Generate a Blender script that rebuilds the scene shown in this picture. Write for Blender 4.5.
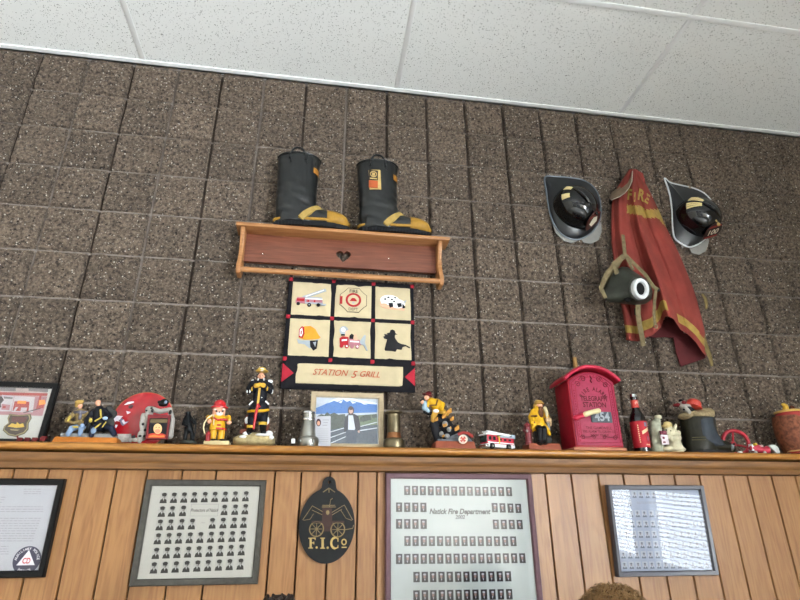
import bpy, bmesh, math, random
from mathutils import Vector, Matrix, noise

for o in list(bpy.data.objects):
    bpy.data.objects.remove(o)
SC = bpy.context.scene
COL = SC.collection
random.seed(7)
PI = math.pi

# ------------------------------------------------------------------ camera, world, light, exposure
F = 549.788
CZ = 1.42
CAM = Vector((-0.48893, -2.15327, CZ))
RX = Vector((0.98781917, -0.1554651, -0.00662474))
RD = Vector((0.05467182, 0.38661243, -0.92062034))
RF = Vector((0.14568554, 0.90904424, 0.39040273))
cd = bpy.data.cameras.new('camera')
cam = bpy.data.objects.new('camera', cd)
COL.objects.link(cam)
cd.sensor_width = 36.0
cd.lens = 36.0 * F / 800.0
cd.clip_start = 0.02
cam.matrix_world = Matrix(((RX.x, -RD.x, -RF.x, CAM.x), (RX.y, -RD.y, -RF.y, CAM.y),
                           (RX.z, -RD.z, -RF.z, CAM.z), (0, 0, 0, 1)))
SC.camera = cam

w = bpy.data.worlds.new('sky')
SC.world = w
w.use_nodes = True
w.node_tree.nodes['Background'].inputs[0].default_value = (0.75, 0.87, 1.0, 1)
w.node_tree.nodes['Background'].inputs[1].default_value = 0.6


def area(name, loc, rot, sx, sy, power, col):
    l = bpy.data.lights.new(name, 'AREA')
    l.shape = 'RECTANGLE'
    l.size, l.size_y, l.energy, l.color = sx, sy, power, col
    o = bpy.data.objects.new(name, l)
    o.location, o.rotation_euler = loc, rot
    COL.objects.link(o)
    return o


WINR = [(-1.85, -3.08), (-3.24, -4.2), (-4.5, -5.7)]         # y spans of the right wall windows; the last is added for strong side light
WZ0, WZ1 = 0.80, 2.30
XR, XL, YB, ZC = 2.5, -3.6, -6.0, 3.385 + CZ - 1.30          # room limits, ceiling height
for (a, b), pw_, zt_ in zip(WINR, (15, 15, 900), (1.42, 1.42, 2.3)):
    area('window_and_fill_light', (XR + 0.30, (a + b) / 2, (WZ0 + zt_) / 2 - .05), (0, PI / 2, 0), zt_ - WZ0 + .1, a - b + .2, pw_, (0.88, 0.94, 1.0))
WINB_FILL = [(-3.3, -1.6, 2.35, 3.2, 240), (-1.3, 0.4, 2.35, 3.2, 240), (0.7, 2.3, 2.35, 3.2, 240),
        (-3.5, -2.65, 0.30, 2.0, 420), (-1.0, 0.52, 0.30, 2.0, 480)]     # back wall: unseen high row and two low windows, added for fill light
for a, b, z0, z1, pw_ in WINB_FILL:
    area('window_and_fill_light', ((a + b) / 2, YB - 0.30, (z0 + z1) / 2), (-PI / 2, 0, 0), b - a + .2, z1 - z0 + .2, pw_, (0.97, 0.98, 1.0))

sl = bpy.data.lights.new('sun', 'SUN')
sl.energy, sl.angle, sl.color = 15.0, math.radians(.6), (0.96, 0.97, 1.0)
so_ = bpy.data.objects.new('sun', sl)
so_.rotation_euler = (math.radians(49), 0, math.radians(6))
COL.objects.link(so_)

SC.view_settings.view_transform = 'Standard'
SC.view_settings.look = 'None'
SC.view_settings.gamma = 1
SC.view_settings.use_curve_mapping = False
SC.view_settings.exposure = 0.78

ZL = CZ + 0.281            # top of the ledge
ZR = CZ + 0.6524           # a bed joint of the block wall


# ------------------------------------------------------------------ helpers
def at(u, v, y):
    """the point of the depth plane y that the pixel u, v of the photograph shows"""
    d = RX * ((u - 400) / F) + RD * ((v - 300) / F) + RF
    return CAM + d * ((y - CAM.y) / d.y)


def pxs(u, v, y):
    return (at(u + .5, v, y) - at(u - .5, v, y)).length


def lin(h):
    h = h.lstrip('#')
    c = [int(h[i:i + 2], 16) / 255 for i in (0, 2, 4)]
    return [x / 12.92 if x <= .04045 else ((x + .055) / 1.055) ** 2.4 for x in c]


def nd(nt, t, **kw):
    n = nt.nodes.new(t)
    for k, val in kw.items():
        setattr(n, k, val)
    return n


MATS = {}


def mat(name, hexc, rough=.5, metal=0.0, var=.12, scale=40, bump=0.0, bscale=200, coat=0.0, hex2=None, alpha=1.0):
    if name in MATS:
        return MATS[name]
    m = bpy.data.materials.new(name)
    m.use_nodes = True
    nt = m.node_tree
    b = nt.nodes['Principled BSDF']
    c = lin(hexc)
    c2 = lin(hex2) if hex2 else [min(1, x * (1 + var)) for x in c]
    c1 = c if hex2 else [x * (1 - var) for x in c]
    tc = nd(nt, 'ShaderNodeTexCoord')
    n = nd(nt, 'ShaderNodeTexNoise')
    n.inputs['Scale'].default_value = scale
    n.inputs['Detail'].default_value = 3
    r = nd(nt, 'ShaderNodeValToRGB')
    r.color_ramp.elements[0].position = .3
    r.color_ramp.elements[1].position = .7
    r.color_ramp.elements[0].color = (*c1, 1)
    r.color_ramp.elements[1].color = (*c2, 1)
    nt.links.new(tc.outputs['Object'], n.inputs['Vector'])
    nt.links.new(n.outputs['Fac'], r.inputs['Fac'])
    nt.links.new(r.outputs['Color'], b.inputs['Base Color'])
    b.inputs['Roughness'].default_value = rough
    b.inputs['Metallic'].default_value = metal
    b.inputs['Specular IOR Level'].default_value = .5 if rough < .4 else .22
    b.inputs['Coat Weight'].default_value = coat
    if bump:
        n2 = nd(nt, 'ShaderNodeTexNoise')
        n2.inputs['Scale'].default_value = bscale
        bp = nd(nt, 'ShaderNodeBump')
        bp.inputs['Strength'].default_value = bump
        bp.inputs['Distance'].default_value = .002
        nt.links.new(tc.outputs['Object'], n2.inputs['Vector'])
        nt.links.new(n2.outputs['Fac'], bp.inputs['Height'])
        nt.links.new(bp.outputs['Normal'], b.inputs['Normal'])
    MATS[name] = m
    return m


def wood(name, dark, light, axis='x', rough=.4, scale=1.0, board=None):
    m = bpy.data.materials.new(name)
    m.use_nodes = True
    nt = m.node_tree
    L = nt.links.new
    b = nt.nodes['Principled BSDF']
    g = nd(nt, 'ShaderNodeNewGeometry')
    src = g.outputs['Position']
    mp = nd(nt, 'ShaderNodeMapping')
    k = {'x': (1.2, 14, 14), 'z': (14, 14, 1.2)}[axis]
    mp.inputs['Scale'].default_value = [q * scale for q in k]
    L(src, mp.inputs['Vector'])
    if board:
        sx = nd(nt, 'ShaderNodeSeparateXYZ')
        L(src, sx.inputs[0])
        dv = nd(nt, 'ShaderNodeMath', operation='DIVIDE')
        L(sx.outputs['X'], dv.inputs[0])
        dv.inputs[1].default_value = board
        fl = nd(nt, 'ShaderNodeMath', operation='FLOOR')
        L(dv.outputs[0], fl.inputs[0])
        wn = nd(nt, 'ShaderNodeTexWhiteNoise', noise_dimensions='1D')
        L(fl.outputs[0], wn.inputs['W'])
        va = nd(nt, 'ShaderNodeVectorMath', operation='SCALE')
        L(wn.outputs['Color'], va.inputs[0])
        va.inputs['Scale'].default_value = 7.0
        ad = nd(nt, 'ShaderNodeVectorMath', operation='ADD')
        L(mp.outputs[0], ad.inputs[0])
        L(va.outputs[0], ad.inputs[1])
        vec = ad.outputs[0]
    else:
        vec = mp.outputs[0]
    n1 = nd(nt, 'ShaderNodeTexNoise')
    n1.inputs['Scale'].default_value = 1.1
    n1.inputs['Detail'].default_value = 5
    n1.inputs['Distortion'].default_value = .6
    L(vec, n1.inputs['Vector'])
    # cathedral rings
    mu = nd(nt, 'ShaderNodeMath', operation='MULTIPLY')
    mu.inputs[1].default_value = 9.0
    L(n1.outputs['Fac'], mu.inputs[0])
    fr = nd(nt, 'ShaderNodeMath', operation='PINGPONG')
    fr.inputs[1].default_value = .5
    L(mu.outputs[0], fr.inputs[0])
    n2 = nd(nt, 'ShaderNodeTexNoise')
    n2.inputs['Scale'].default_value = 9.0
    n2.inputs['Detail'].default_value = 3
    L(vec, n2.inputs['Vector'])
    mx = nd(nt, 'ShaderNodeMath', operation='MULTIPLY_ADD')
    L(fr.outputs[0], mx.inputs[0])
    mx.inputs[1].default_value = .7
    L(n2.outputs['Fac'], mx.inputs[2])
    if board:
        m2 = nd(nt, 'ShaderNodeMath', operation='MULTIPLY_ADD')
        L(wn.outputs['Value'], m2.inputs[0])
        m2.inputs[1].default_value = .22
        L(mx.outputs[0], m2.inputs[2])
        out = m2.outputs[0]
    else:
        out = mx.outputs[0]
    r = nd(nt, 'ShaderNodeValToRGB')
    r.color_ramp.elements[0].position = .35
    r.color_ramp.elements[1].position = 1.0
    r.color_ramp.elements[0].color = (*lin(dark), 1)
    r.color_ramp.elements[1].color = (*lin(light), 1)
    L(out, r.inputs['Fac'])
    L(r.outputs['Color'], b.inputs['Base Color'])
    b.inputs['Roughness'].default_value = rough
    bp = nd(nt, 'ShaderNodeBump')
    bp.inputs['Strength'].default_value = .15
    bp.inputs['Distance'].default_value = .001
    L(n2.outputs['Fac'], bp.inputs['Height'])
    L(bp.outputs['Normal'], b.inputs['Normal'])
    return m


def pane_material():
    m = bpy.data.materials.new('picture_glass')
    m.use_nodes = True
    nt = m.node_tree
    nt.nodes.remove(nt.nodes['Principled BSDF'])
    out = nt.nodes['Material Output']
    t = nd(nt, 'ShaderNodeBsdfTransparent')
    g = nd(nt, 'ShaderNodeBsdfGlossy')
    g.inputs['Roughness'].default_value = .02
    fz = nd(nt, 'ShaderNodeFresnel')
    fz.inputs['IOR'].default_value = 1.5
    mu = nd(nt, 'ShaderNodeMath', operation='MULTIPLY')
    mu.inputs[1].default_value = 1.9
    mx = nd(nt, 'ShaderNodeMixShader')
    nt.links.new(fz.outputs[0], mu.inputs[0])
    ge = nd(nt, 'ShaderNodeNewGeometry')
    fb = nd(nt, 'ShaderNodeMath', operation='SUBTRACT')
    fb.inputs[0].default_value = 1.0
    nt.links.new(ge.outputs['Backfacing'], fb.inputs[1])
    ff = nd(nt, 'ShaderNodeMath', operation='MULTIPLY')
    nt.links.new(mu.outputs[0], ff.inputs[0])
    nt.links.new(fb.outputs[0], ff.inputs[1])
    nt.links.new(ff.outputs[0], mx.inputs[0])
    nt.links.new(t.outputs[0], mx.inputs[1])
    nt.links.new(g.outputs[0], mx.inputs[2])
    nt.links.new(mx.outputs[0], out.inputs[0])
    return m


def worldloc(o):
    p = Vector((0, 0, 0))
    while o is not None:
        p += Vector(o.location)
        o = o.parent
    return p


_txt = {}


def text_mesh(body, bold=0.0, shear=0.0, res=3):
    """built-in lettering as a flat mesh of cap height about 0.7, centred at the origin: verts 2-D, faces"""
    k = (body, bold, shear)
    if k in _txt:
        return _txt[k]
    c = bpy.data.curves.new('lettering', 'FONT')
    c.body = body
    c.align_x, c.align_y = 'CENTER', 'CENTER'
    c.offset = bold
    c.shear = shear
    c.resolution_u = res
    o = bpy.data.objects.new('lettering', c)
    COL.objects.link(o)
    dg = bpy.context.evaluated_depsgraph_get()
    me = bpy.data.meshes.new_from_object(o.evaluated_get(dg))
    vs = [(v.co.x, v.co.y) for v in me.vertices]
    fs = [list(p.vertices) for p in me.polygons]
    bpy.data.objects.remove(o)
    bpy.data.curves.remove(c)
    bpy.data.meshes.remove(me)
    _txt[k] = (vs, fs)
    return vs, fs


class MB:
    def __init__(self):
        self.v, self.f, self.m, self.cur = [], [], [], 0

    def mt(self, i):
        self.cur = i
        return self

    def add(self, vs, fs):
        b = len(self.v)
        self.v += [Vector(p) for p in vs]
        for q in fs:
            self.f.append([b + i for i in q])
            self.m.append(self.cur)
        return self

    def box(self, c, s, rot=None):
        x, y, z = s[0] / 2, s[1] / 2, s[2] / 2
        vs = [Vector((a * x, b_ * y, d * z)) for a in (-1, 1) for b_ in (-1, 1) for d in (-1, 1)]
        if rot is not None:
            vs = [rot @ p for p in vs]
        c = Vector(c)
        return self.add([p + c for p in vs], [(0, 1, 3, 2), (4, 6, 7, 5), (0, 4, 5, 1), (2, 3, 7, 6), (0, 2, 6, 4), (1, 5, 7, 3)])

    def bx(self, x0, x1, y0, y1, z0, z1):
        return self.box(((x0 + x1) / 2, (y0 + y1) / 2, (z0 + z1) / 2), (abs(x1 - x0), abs(y1 - y0), abs(z1 - z0)))

    def rings(self, rs, cap=True, closed=False):
        n = len(rs[0])
        fs = []
        m = len(rs)
        for i in range(m if closed else m - 1):
            a, b = i * n, ((i + 1) % m) * n
            for j in range(n):
                fs.append((a + j, a + (j + 1) % n, b + (j + 1) % n, b + j))
        if cap and not closed:
            fs.append(tuple(reversed(range(n))))
            fs.append(tuple((m - 1) * n + j for j in range(n)))
        return self.add([p for r in rs for p in r], fs)

    def tube(self, pts, r, seg=8, closed=False, flat=1.0, ref=None):
        pts = [Vector(p) for p in pts]
        n = len(pts)
        rs = r if isinstance(r, (list, tuple)) else [r] * n
        out = []
        prev = None
        for i in range(n):
            if closed:
                t = pts[(i + 1) % n] - pts[i - 1]
            else:
                t = pts[min(i + 1, n - 1)] - pts[max(i - 1, 0)]
            if t.length < 1e-9:
                t = Vector((0, 0, 1))
            t.normalize()
            if prev is None:
                a = ref if ref is not None else (Vector((0, 1, 0)) if abs(t.y) < .9 else Vector((1, 0, 0)))
            else:
                a = prev
            nn = (a - t * a.dot(t)).normalized()
            prev = nn
            bb = t.cross(nn)
            out.append([pts[i] + nn * (math.cos(2 * PI * j / seg) * rs[i] * flat) + bb * (math.sin(2 * PI * j / seg) * rs[i]) for j in range(seg)])
        return self.rings(out, closed=closed)

    def limb(self, pts, r, seg=10):
        pts = [Vector(p) for p in pts]
        rs = list(r) if isinstance(r, (list, tuple)) else [r] * len(pts)
        self.tube(pts, rs, seg)
        for p, q in zip(pts, rs):
            self.ell(p, (q, q, q), 10, 7)
        return self

    def lathe(self, prof, c=(0, 0, 0), seg=32, cap=True, M=None):
        c = Vector(c)
        rs = []
        for r, z in prof:
            ring = [Vector((max(r, 1e-5) * math.cos(2 * PI * j / seg), max(r, 1e-5) * math.sin(2 * PI * j / seg), z)) for j in range(seg)]
            if M is not None:
                ring = [M @ p for p in ring]
            rs.append([p + c for p in ring])
        return self.rings(rs, cap)

    def ell(self, c, r, seg=14, rings=9, rot=None):
        c = Vector(c)
        rs = []
        for i in range(1, rings):
            th = PI * i / rings
            ring = []
            for j in range(seg):
                ph = 2 * PI * j / seg
                p = Vector((r[0] * math.sin(th) * math.cos(ph), r[1] * math.sin(th) * math.sin(ph), -r[2] * math.cos(th)))
                ring.append((rot @ p if rot is not None else p) + c)
            rs.append(ring)
        b0, t0 = Vector((0, 0, -r[2])), Vector((0, 0, r[2]))
        if rot is not None:
            b0, t0 = rot @ b0, rot @ t0
        n = len(rs)
        vs = [p for q in rs for p in q] + [b0 + c, t0 + c]
        fs = []
        for i in range(n - 1):
            for j in range(seg):
                fs.append((i * seg + j, i * seg + (j + 1) % seg, (i + 1) * seg + (j + 1) % seg, (i + 1) * seg + j))
        for j in range(seg):
            fs.append((n * seg, (j + 1) % seg, j))
            fs.append((n * seg + 1, (n - 1) * seg + j, (n - 1) * seg + (j + 1) % seg))
        return self.add(vs, fs)

    def prism(self, pts, off):
        pts = [Vector(p) for p in pts]
        off = Vector(off)
        n = len(pts)
        fs = [tuple(range(n)), tuple(reversed(range(n, 2 * n)))]
        for i in range(n):
            fs.append((i, n + i, n + (i + 1) % n, (i + 1) % n))
        return self.add(pts + [p + off for p in pts], fs)

    def poly(self, xz, y):
        return self.add([(p[0], y, p[1]) for p in xz], [tuple(range(len(xz)))])

    def slab(self, xz, y0, y1):
        """an outline in x, z given its thickness from y0 (front) to y1"""
        return self.prism([(p[0], y0, p[1]) for p in xz], (0, y1 - y0, 0))

    def text(self, body, x, z, y, size, rot=0.0, bold=0.0, depth=.0006, wscale=1.0, shear=0.0):
        vs, fs = text_mesh(body, bold, shear)
        ca, sa = math.cos(rot), math.sin(rot)
        out = []
        for a, b in vs:
            a, b = a * size * wscale, b * size
            out.append((x + a * ca - b * sa, y, z + a * sa + b * ca))
        self.add(out, [tuple(q) for q in fs])
        return self

    def arc_text(self, body, x, z, y, rad, a0, a1, size, bold=0.0, top=True, wscale=1.0):
        n = len(body)
        for i, ch in enumerate(body):
            if ch == ' ':
                continue
            t = a0 + (a1 - a0) * (i / (n - 1) if n > 1 else 0)
            self.text(ch, x + rad * math.cos(t), z + rad * math.sin(t), y, size, t - PI / 2 if top else t + PI / 2, bold, wscale=wscale)
        return self

    def build(self, name, mats, parent=None, smooth=True, angle=40, bevel=0.0, remesh=0.0, local=False, zmin=None, relax=0, solid=0.0):
        me = bpy.data.meshes.new(name)
        off = Vector((0, 0, 0)) if (local or parent is None) else worldloc(parent)
        me.from_pydata([tuple(p - off) for p in self.v], [], self.f)
        me.validate()
        mats = mats if isinstance(mats, (list, tuple)) else [mats]
        for m in mats:
            me.materials.append(m)
        if len(me.polygons) == len(self.m):
            me.polygons.foreach_set('material_index', self.m)
        bm = bmesh.new()
        bm.from_mesh(me)
        bmesh.ops.recalc_face_normals(bm, faces=bm.faces)
        bm.to_mesh(me)
        bm.free()
        o = bpy.data.objects.new(name, me)
        COL.objects.link(o)
        if remesh or relax or solid or bevel:
            if solid:
                q = o.modifiers.new('s', 'SOLIDIFY')
                q.thickness = solid
                q.offset = 0
            if remesh:
                q = o.modifiers.new('r', 'REMESH')
                q.mode = 'VOXEL'
                q.voxel_size = remesh
            if relax:
                q = o.modifiers.new('k', 'SMOOTH')
                q.iterations = relax
                q.factor = .5
            if bevel:
                q = o.modifiers.new('b', 'BEVEL')
                q.width = bevel
                q.segments = 2
                q.limit_method = 'ANGLE'
                q.angle_limit = math.radians(40)
            dg = bpy.context.evaluated_depsgraph_get()
            dg.update()
            m2 = bpy.data.meshes.new_from_object(o.evaluated_get(dg))
            o.modifiers.clear()
            o.data = m2
            bpy.data.meshes.remove(me)
            m2.name = name
            me = m2
            if remesh:
                me.materials.clear()
                me.materials.append(mats[0])
        if zmin is not None:
            for v_ in me.vertices:
                if v_.co.z + off.z < zmin:
                    v_.co.z = zmin - off.z
        for p in me.polygons:
            p.use_smooth = smooth
        if smooth:
            me.set_sharp_from_angle(angle=math.radians(angle))
        if parent is not None:
            o.parent = parent
        return o


def tag(o, label=None, cat=None, group=None, kind=None):
    if label:
        o['label'] = label
    if cat:
        o['category'] = cat
    if group:
        o['group'] = group
    if kind:
        o['kind'] = kind
    return o


def thing(name, label, cat, loc, group=None, rx=0.0):
    o = bpy.data.objects.new(name, None)
    o.empty_display_size = .05
    o.location = loc
    o.rotation_euler = (rx, 0, 0)
    COL.objects.link(o)
    return tag(o, label, cat, group)


def struct(name, mb, m, **kw):
    return tag(mb.build(name, m, **kw), kind='structure')


def fill2d(outlines, y0, y1):
    """an MB holding a plate with holes: the first x, z outline is the border, the others are cut out"""
    c = bpy.data.curves.new('outline', 'CURVE')
    c.dimensions = '2D'
    c.fill_mode = 'BOTH'
    c.extrude = abs(y1 - y0) / 2
    for pl in outlines:
        s = c.splines.new('POLY')
        s.points.add(len(pl) - 1)
        for i, p in enumerate(pl):
            s.points[i].co = (p[0], p[1], 0, 1)
        s.use_cyclic_u = True
    o = bpy.data.objects.new('outline', c)
    COL.objects.link(o)
    dg = bpy.context.evaluated_depsgraph_get()
    me = bpy.data.meshes.new_from_object(o.evaluated_get(dg))
    mb = MB()
    ym = (y0 + y1) / 2
    mb.add([(q.co.x, ym - q.co.z, q.co.y) for q in me.vertices], [tuple(p.vertices) for p in me.polygons])
    bpy.data.objects.remove(o)
    bpy.data.curves.remove(c)
    bpy.data.meshes.remove(me)
    return mb


def circ(x, z, rx, rz=None, n=24, a0=0.0, a1=2 * PI, end=False):
    rz = rx if rz is None else rz
    k = n if not end else n - 1
    return [(x + rx * math.cos(a0 + (a1 - a0) * i / k), z + rz * math.sin(a0 + (a1 - a0) * i / k)) for i in range(n)]


# ------------------------------------------------------------------ materials
white = mat('white_paint', 'e6e8e8', .5, var=.03)
black = mat('black_paint', '08080a', .5, var=.1)
navy = mat('navy_coat', '15171f', .55, var=.2)
yellow = mat('yellow_coat', 'c99a1c', .5, var=.15)
tan = mat('tan_leather', 'a58a5c', .6, var=.2)
skin = mat('painted_skin', 'd9a184', .5, var=.06)
realskin = mat('skin', 'c98f74', .5, var=.08)
redp = mat('red_paint', 'b01a20', .3, var=.1)
maroon = mat('maroon_paint', '5e1a1c', .4, var=.15)
grey = mat('grey_stone', '7c7d7c', .8, var=.2, bump=.4)
cream = mat('cream_resin', 'cfc09c', .7, var=.12, bump=.5)
steel = mat('brushed_steel', '9a9a94', .35, 1.0, var=.15, scale=15)
chrome = mat('chrome_metal', 'c8c8c8', .15, 1.0, var=.05)
brass = mat('dull_brass', '6f6550', .42, 1.0, var=.25, scale=18)
copper = mat('worn_copper', '9a6a48', .38, 1.0, var=.2, scale=18)
glassm = pane_material()
paper = mat('white_paper', 'e3e3df', .75, var=.02)
ink = mat('ink', '1d1d20', .7, var=.05)
greyink = mat('grey_ink', '8d8d90', .7, var=.05)
gold = mat('gold_paint', 'b49a62', .5, var=.12)

# ------------------------------------------------------------------ the room
def block_material():
    m = bpy.data.materials.new('split_face_block')
    m.use_nodes = True
    nt = m.node_tree
    L = nt.links.new
    b = nt.nodes['Principled BSDF']
    tc = nd(nt, 'ShaderNodeTexCoord')
    obj = tc.outputs['Object']
    n1 = nd(nt, 'ShaderNodeTexNoise')
    n1.inputs['Scale'].default_value = 75
    n1.inputs['Detail'].default_value = 8
    n1.inputs['Roughness'].default_value = .7
    L(obj, n1.inputs['Vector'])
    r1 = nd(nt, 'ShaderNodeValToRGB')
    e = r1.color_ramp.elements
    e[0].position, e[1].position = .38, .66
    e[0].color, e[1].color = (*lin('463a31'), 1), (*lin('b09b86'), 1)
    L(n1.outputs['Fac'], r1.inputs['Fac'])
    # each block its own tone
    mp = nd(nt, 'ShaderNodeVectorMath', operation='SCALE')
    mp.inputs['Scale'].default_value = 1 / .2032
    L(obj, mp.inputs[0])
    fl = nd(nt, 'ShaderNodeVectorMath', operation='FLOOR')
    L(mp.outputs[0], fl.inputs[0])
    sep = nd(nt, 'ShaderNodeSeparateXYZ')
    L(fl.outputs[0], sep.inputs[0])
    cb = nd(nt, 'ShaderNodeCombineXYZ')
    L(sep.outputs['X'], cb.inputs['X'])
    L(sep.outputs['Z'], cb.inputs['Z'])
    wn = nd(nt, 'ShaderNodeTexWhiteNoise')
    L(cb.outputs[0], wn.inputs['Vector'])
    mr = nd(nt, 'ShaderNodeMapRange')
    mr.inputs['To Min'].default_value = .80
    mr.inputs['To Max'].default_value = 1.12
    L(wn.outputs['Value'], mr.inputs['Value'])
    hs = nd(nt, 'ShaderNodeHueSaturation')
    L(r1.outputs['Color'], hs.inputs['Color'])
    L(mr.outputs[0], hs.inputs['Value'])
    # pale and dark grit
    col = hs.outputs['Color']
    for sc, th, cut, hexc in ((88, .27, .85, 'f0e8da'), (190, .34, .90, 'd0c4b0'), (70, .30, .86, '382d25')):
        vo = nd(nt, 'ShaderNodeTexVoronoi')
        vo.inputs['Scale'].default_value = sc
        L(obj, vo.inputs['Vector'])
        lt = nd(nt, 'ShaderNodeMath', operation='LESS_THAN')
        lt.inputs[1].default_value = th
        L(vo.outputs['Distance'], lt.inputs[0])
        sp = nd(nt, 'ShaderNodeSeparateColor')
        L(vo.outputs['Color'], sp.inputs[0])
        gt = nd(nt, 'ShaderNodeMath', operation='GREATER_THAN')
        gt.inputs[1].default_value = cut
        L(sp.outputs[0], gt.inputs[0])
        mu = nd(nt, 'ShaderNodeMath', operation='MULTIPLY')
        L(lt.outputs[0], mu.inputs[0])
        L(gt.outputs[0], mu.inputs[1])
        mx = nd(nt, 'ShaderNodeMix', data_type='RGBA')
        L(mu.outputs[0], mx.inputs[0])
        L(col, mx.inputs[6])
        mx.inputs[7].default_value = (*lin(hexc), 1)
        col = mx.outputs[2]
    L(col, b.inputs['Base Color'])
    b.inputs['Roughness'].default_value = .75
    n3 = nd(nt, 'ShaderNodeTexNoise')
    n3.inputs['Scale'].default_value = 60
    n3.inputs['Detail'].default_value = 6
    n3.inputs['Roughness'].default_value = .75
    L(obj, n3.inputs['Vector'])
    bp = nd(nt, 'ShaderNodeBump')
    bp.inputs['Strength'].default_value = 1.0
    bp.inputs['Distance'].default_value = .06
    L(n3.outputs['Fac'], bp.inputs['Height'])
    L(bp.outputs['Normal'], b.inputs['Normal'])
    return m


mortar = mat('mortar', '7d736b', .9, var=.18, scale=60, bump=.6)
score = mat('block_groove', '40362f', .9, var=.25, scale=60, bump=.5)
B = .2032
TS = [0, .022, .038] + [.05 + .034 * k for k in range(1, 27)] + [.962, .978]
TX = [0, .026, .040] + TS[3:-2] + [.960, .974]


def block_wall():
    mb = MB()
    c0, c1 = -14, 13
    r0, r1 = -2, 8
    xs = [(c, t) for c in range(c0, c1) for t in TX] + [(c1, 0)]
    zs = [(r, t) for r in range(r0, r1) for t in TS] + [(r1, 0)]
    rnd = {}
    vs = []
    for (r, tz) in zs:
        for (c, tx) in xs:
            x, z = (c + tx) * B, (r + tz) * B
            k = (c, r)
            if k not in rnd:
                g = random.Random(c * 131 + r * 7717)
                rnd[k] = (g.uniform(-.003, .003), g.uniform(-.02, .02), g.uniform(-.02, .02))
            ex, ez = min(tx, 1 - tx), min(tz, 1 - tz)
            o, sx_, sz_ = rnd[k]
            if ex <= .0265 or ez <= .0225:
                y = .016 if ex <= .0265 else .012
            else:
                e = min(ex, ez * 1.15)
                q = min(1, max(0, (e - .02) / .045))
                n = noise.fractal(Vector((x * 21, c * 3.1 + r * 1.7, z * 21)), 1.0, 2.1, 4) * .0125
                n += noise.noise(Vector((x * 48, 5, z * 48))) * .0055 + noise.noise(Vector((x * 105, 15, z * 105))) * .0030
                n = max(-.010, min(.0125, n))
                y = (1 - q) ** 2 * .008 - q * (.003 + o + sx_ * (tx - .5) * .3 + sz_ * (tz - .5) * .3 + n)
            jx = noise.noise(Vector((x * 9, z * 23, 3))) * .0016
            jz = noise.noise(Vector((x * 23, z * 9, 8))) * .0016
            vs.append((x + jx, y, z + jz))
    W = len(xs)
    for i in range(len(zs) - 1):
        for j in range(W - 1):
            ez = zs[i][1] in (0, .978)
            exx = xs[j][1] in (0, .974)
            if ez:
                m = 1
            elif exx:
                cc = xs[j][0] + (1 if xs[j][1] else 0)
                m = 1 if (cc % 2 == 0 and cc < 0) else 2
            else:
                m = 0
            mb.f.append([i * W + j, i * W + j + 1, (i + 1) * W + j + 1, (i + 1) * W + j])
            mb.m.append(m)
    mb.v = [Vector(p) + Vector((0, 0, ZR)) for p in vs]
    o = mb.build('wall_front', [block_material(), mortar, score], angle=60, local=True)
    for p in o.data.vertices:
        p.co.z -= ZR
    o.location = (0, 0, ZR)
    return tag(o, kind='structure')


block_wall()
plaster = mat('painted_plaster', 'cfc8bb', .85, var=.04)
struct('wall_front_core', MB().bx(XL - .1, XR + .1, .02, .2, 0, ZC + .2), mat('block_core', '5a5048', .9))
struct('wall_left', MB().bx(XL - .15, XL, YB, .02, 0, ZC + .2), plaster)


def holed_wall(name, rows, lo, hi, fn):
    """a wall with window openings: rows of (spans, z0, z1); fn(mb, a0, a1, z0, z1) adds one block of it"""
    mb = MB()
    z = 0
    for spans, z0, z1 in rows:
        fn(mb, lo, hi, z, z0)
        cuts = [lo] + [q for sp in sorted(tuple(sorted(sp)) for sp in spans) for q in sp] + [hi]
        for i in range(0, len(cuts), 2):
            fn(mb, cuts[i], cuts[i + 1], z0, z1)
        z = z1
    fn(mb, lo, hi, z, ZC + .2)
    struct(name, mb, plaster)


holed_wall('wall_right', [(WINR, WZ0, WZ1)], YB, .02, lambda mb, a, b, z0, z1: mb.bx(XR, XR + .15, a, b, z0, z1))
holed_wall('wall_back', [([q[:2] for q in WINB_FILL[3:]], WINB_FILL[3][2], WINB_FILL[3][3]), ([q[:2] for q in WINB_FILL[:3]], WINB_FILL[0][2], WINB_FILL[0][3])], XL, XR,
           lambda mb, a, b, z0, z1: mb.bx(a, b, YB - .15, YB, z0, z1))
slat_m = mat('white_blind', 'dcdcd6', .5, var=.03)
nw = 0
for spans, side in (([q + (WZ0, WZ1) for q in WINR], 'r'), ([q[:4] for q in WINB_FILL], 'b')):
    for a, b, Z0, Z1 in spans:
        a, b = min(a, b), max(a, b)
        nw += 1
        pitch, sw = (.034, .036) if side == 'r' else (.07, .05)
        fr, sl = MB(), MB()

        def put(mb, p0, p1, q0, q1, z0, z1):
            if side == 'r':
                mb.bx(XR + q0, XR + q1, p0, p1, z0, z1)
            else:
                mb.bx(p0, p1, YB - q1, YB - q0, z0, z1)
        for p0, p1, z0, z1 in ((a, a + .05, Z0, Z1), (b - .05, b, Z0, Z1), (a, b, Z0, Z0 + .05), (a, b, Z1 - .05, Z1)):
            put(fr, p0, p1, .06, .13, z0, z1)
        struct('window_%d' % nw, fr, white)
        z = Z0 + .07
        while z < Z1 - .08:
            if side == 'r':
                sl.box((XR + .035, (a + b) / 2, z), (sw, b - a - .02, .003), Matrix.Rotation(.35, 3, 'Y'))
            else:
                sl.box(((a + b) / 2, YB - .035, z), (b - a - .02, sw, .003), Matrix.Rotation(.35, 3, 'X'))
            z += pitch
        put(sl, a + .01, b - .01, .012, .058, Z1 - .05, Z1 - .01)
        if Z0 < 2:
            tag(sl.build('window_blind', slat_m), kind='structure')

floor_m = mat('floor_tile', 'd0d0cf', .35, var=.08, scale=6)
struct('floor', MB().bx(XL - .1, XR + .1, YB - .1, .1, -.1, 0), floor_m)


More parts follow.
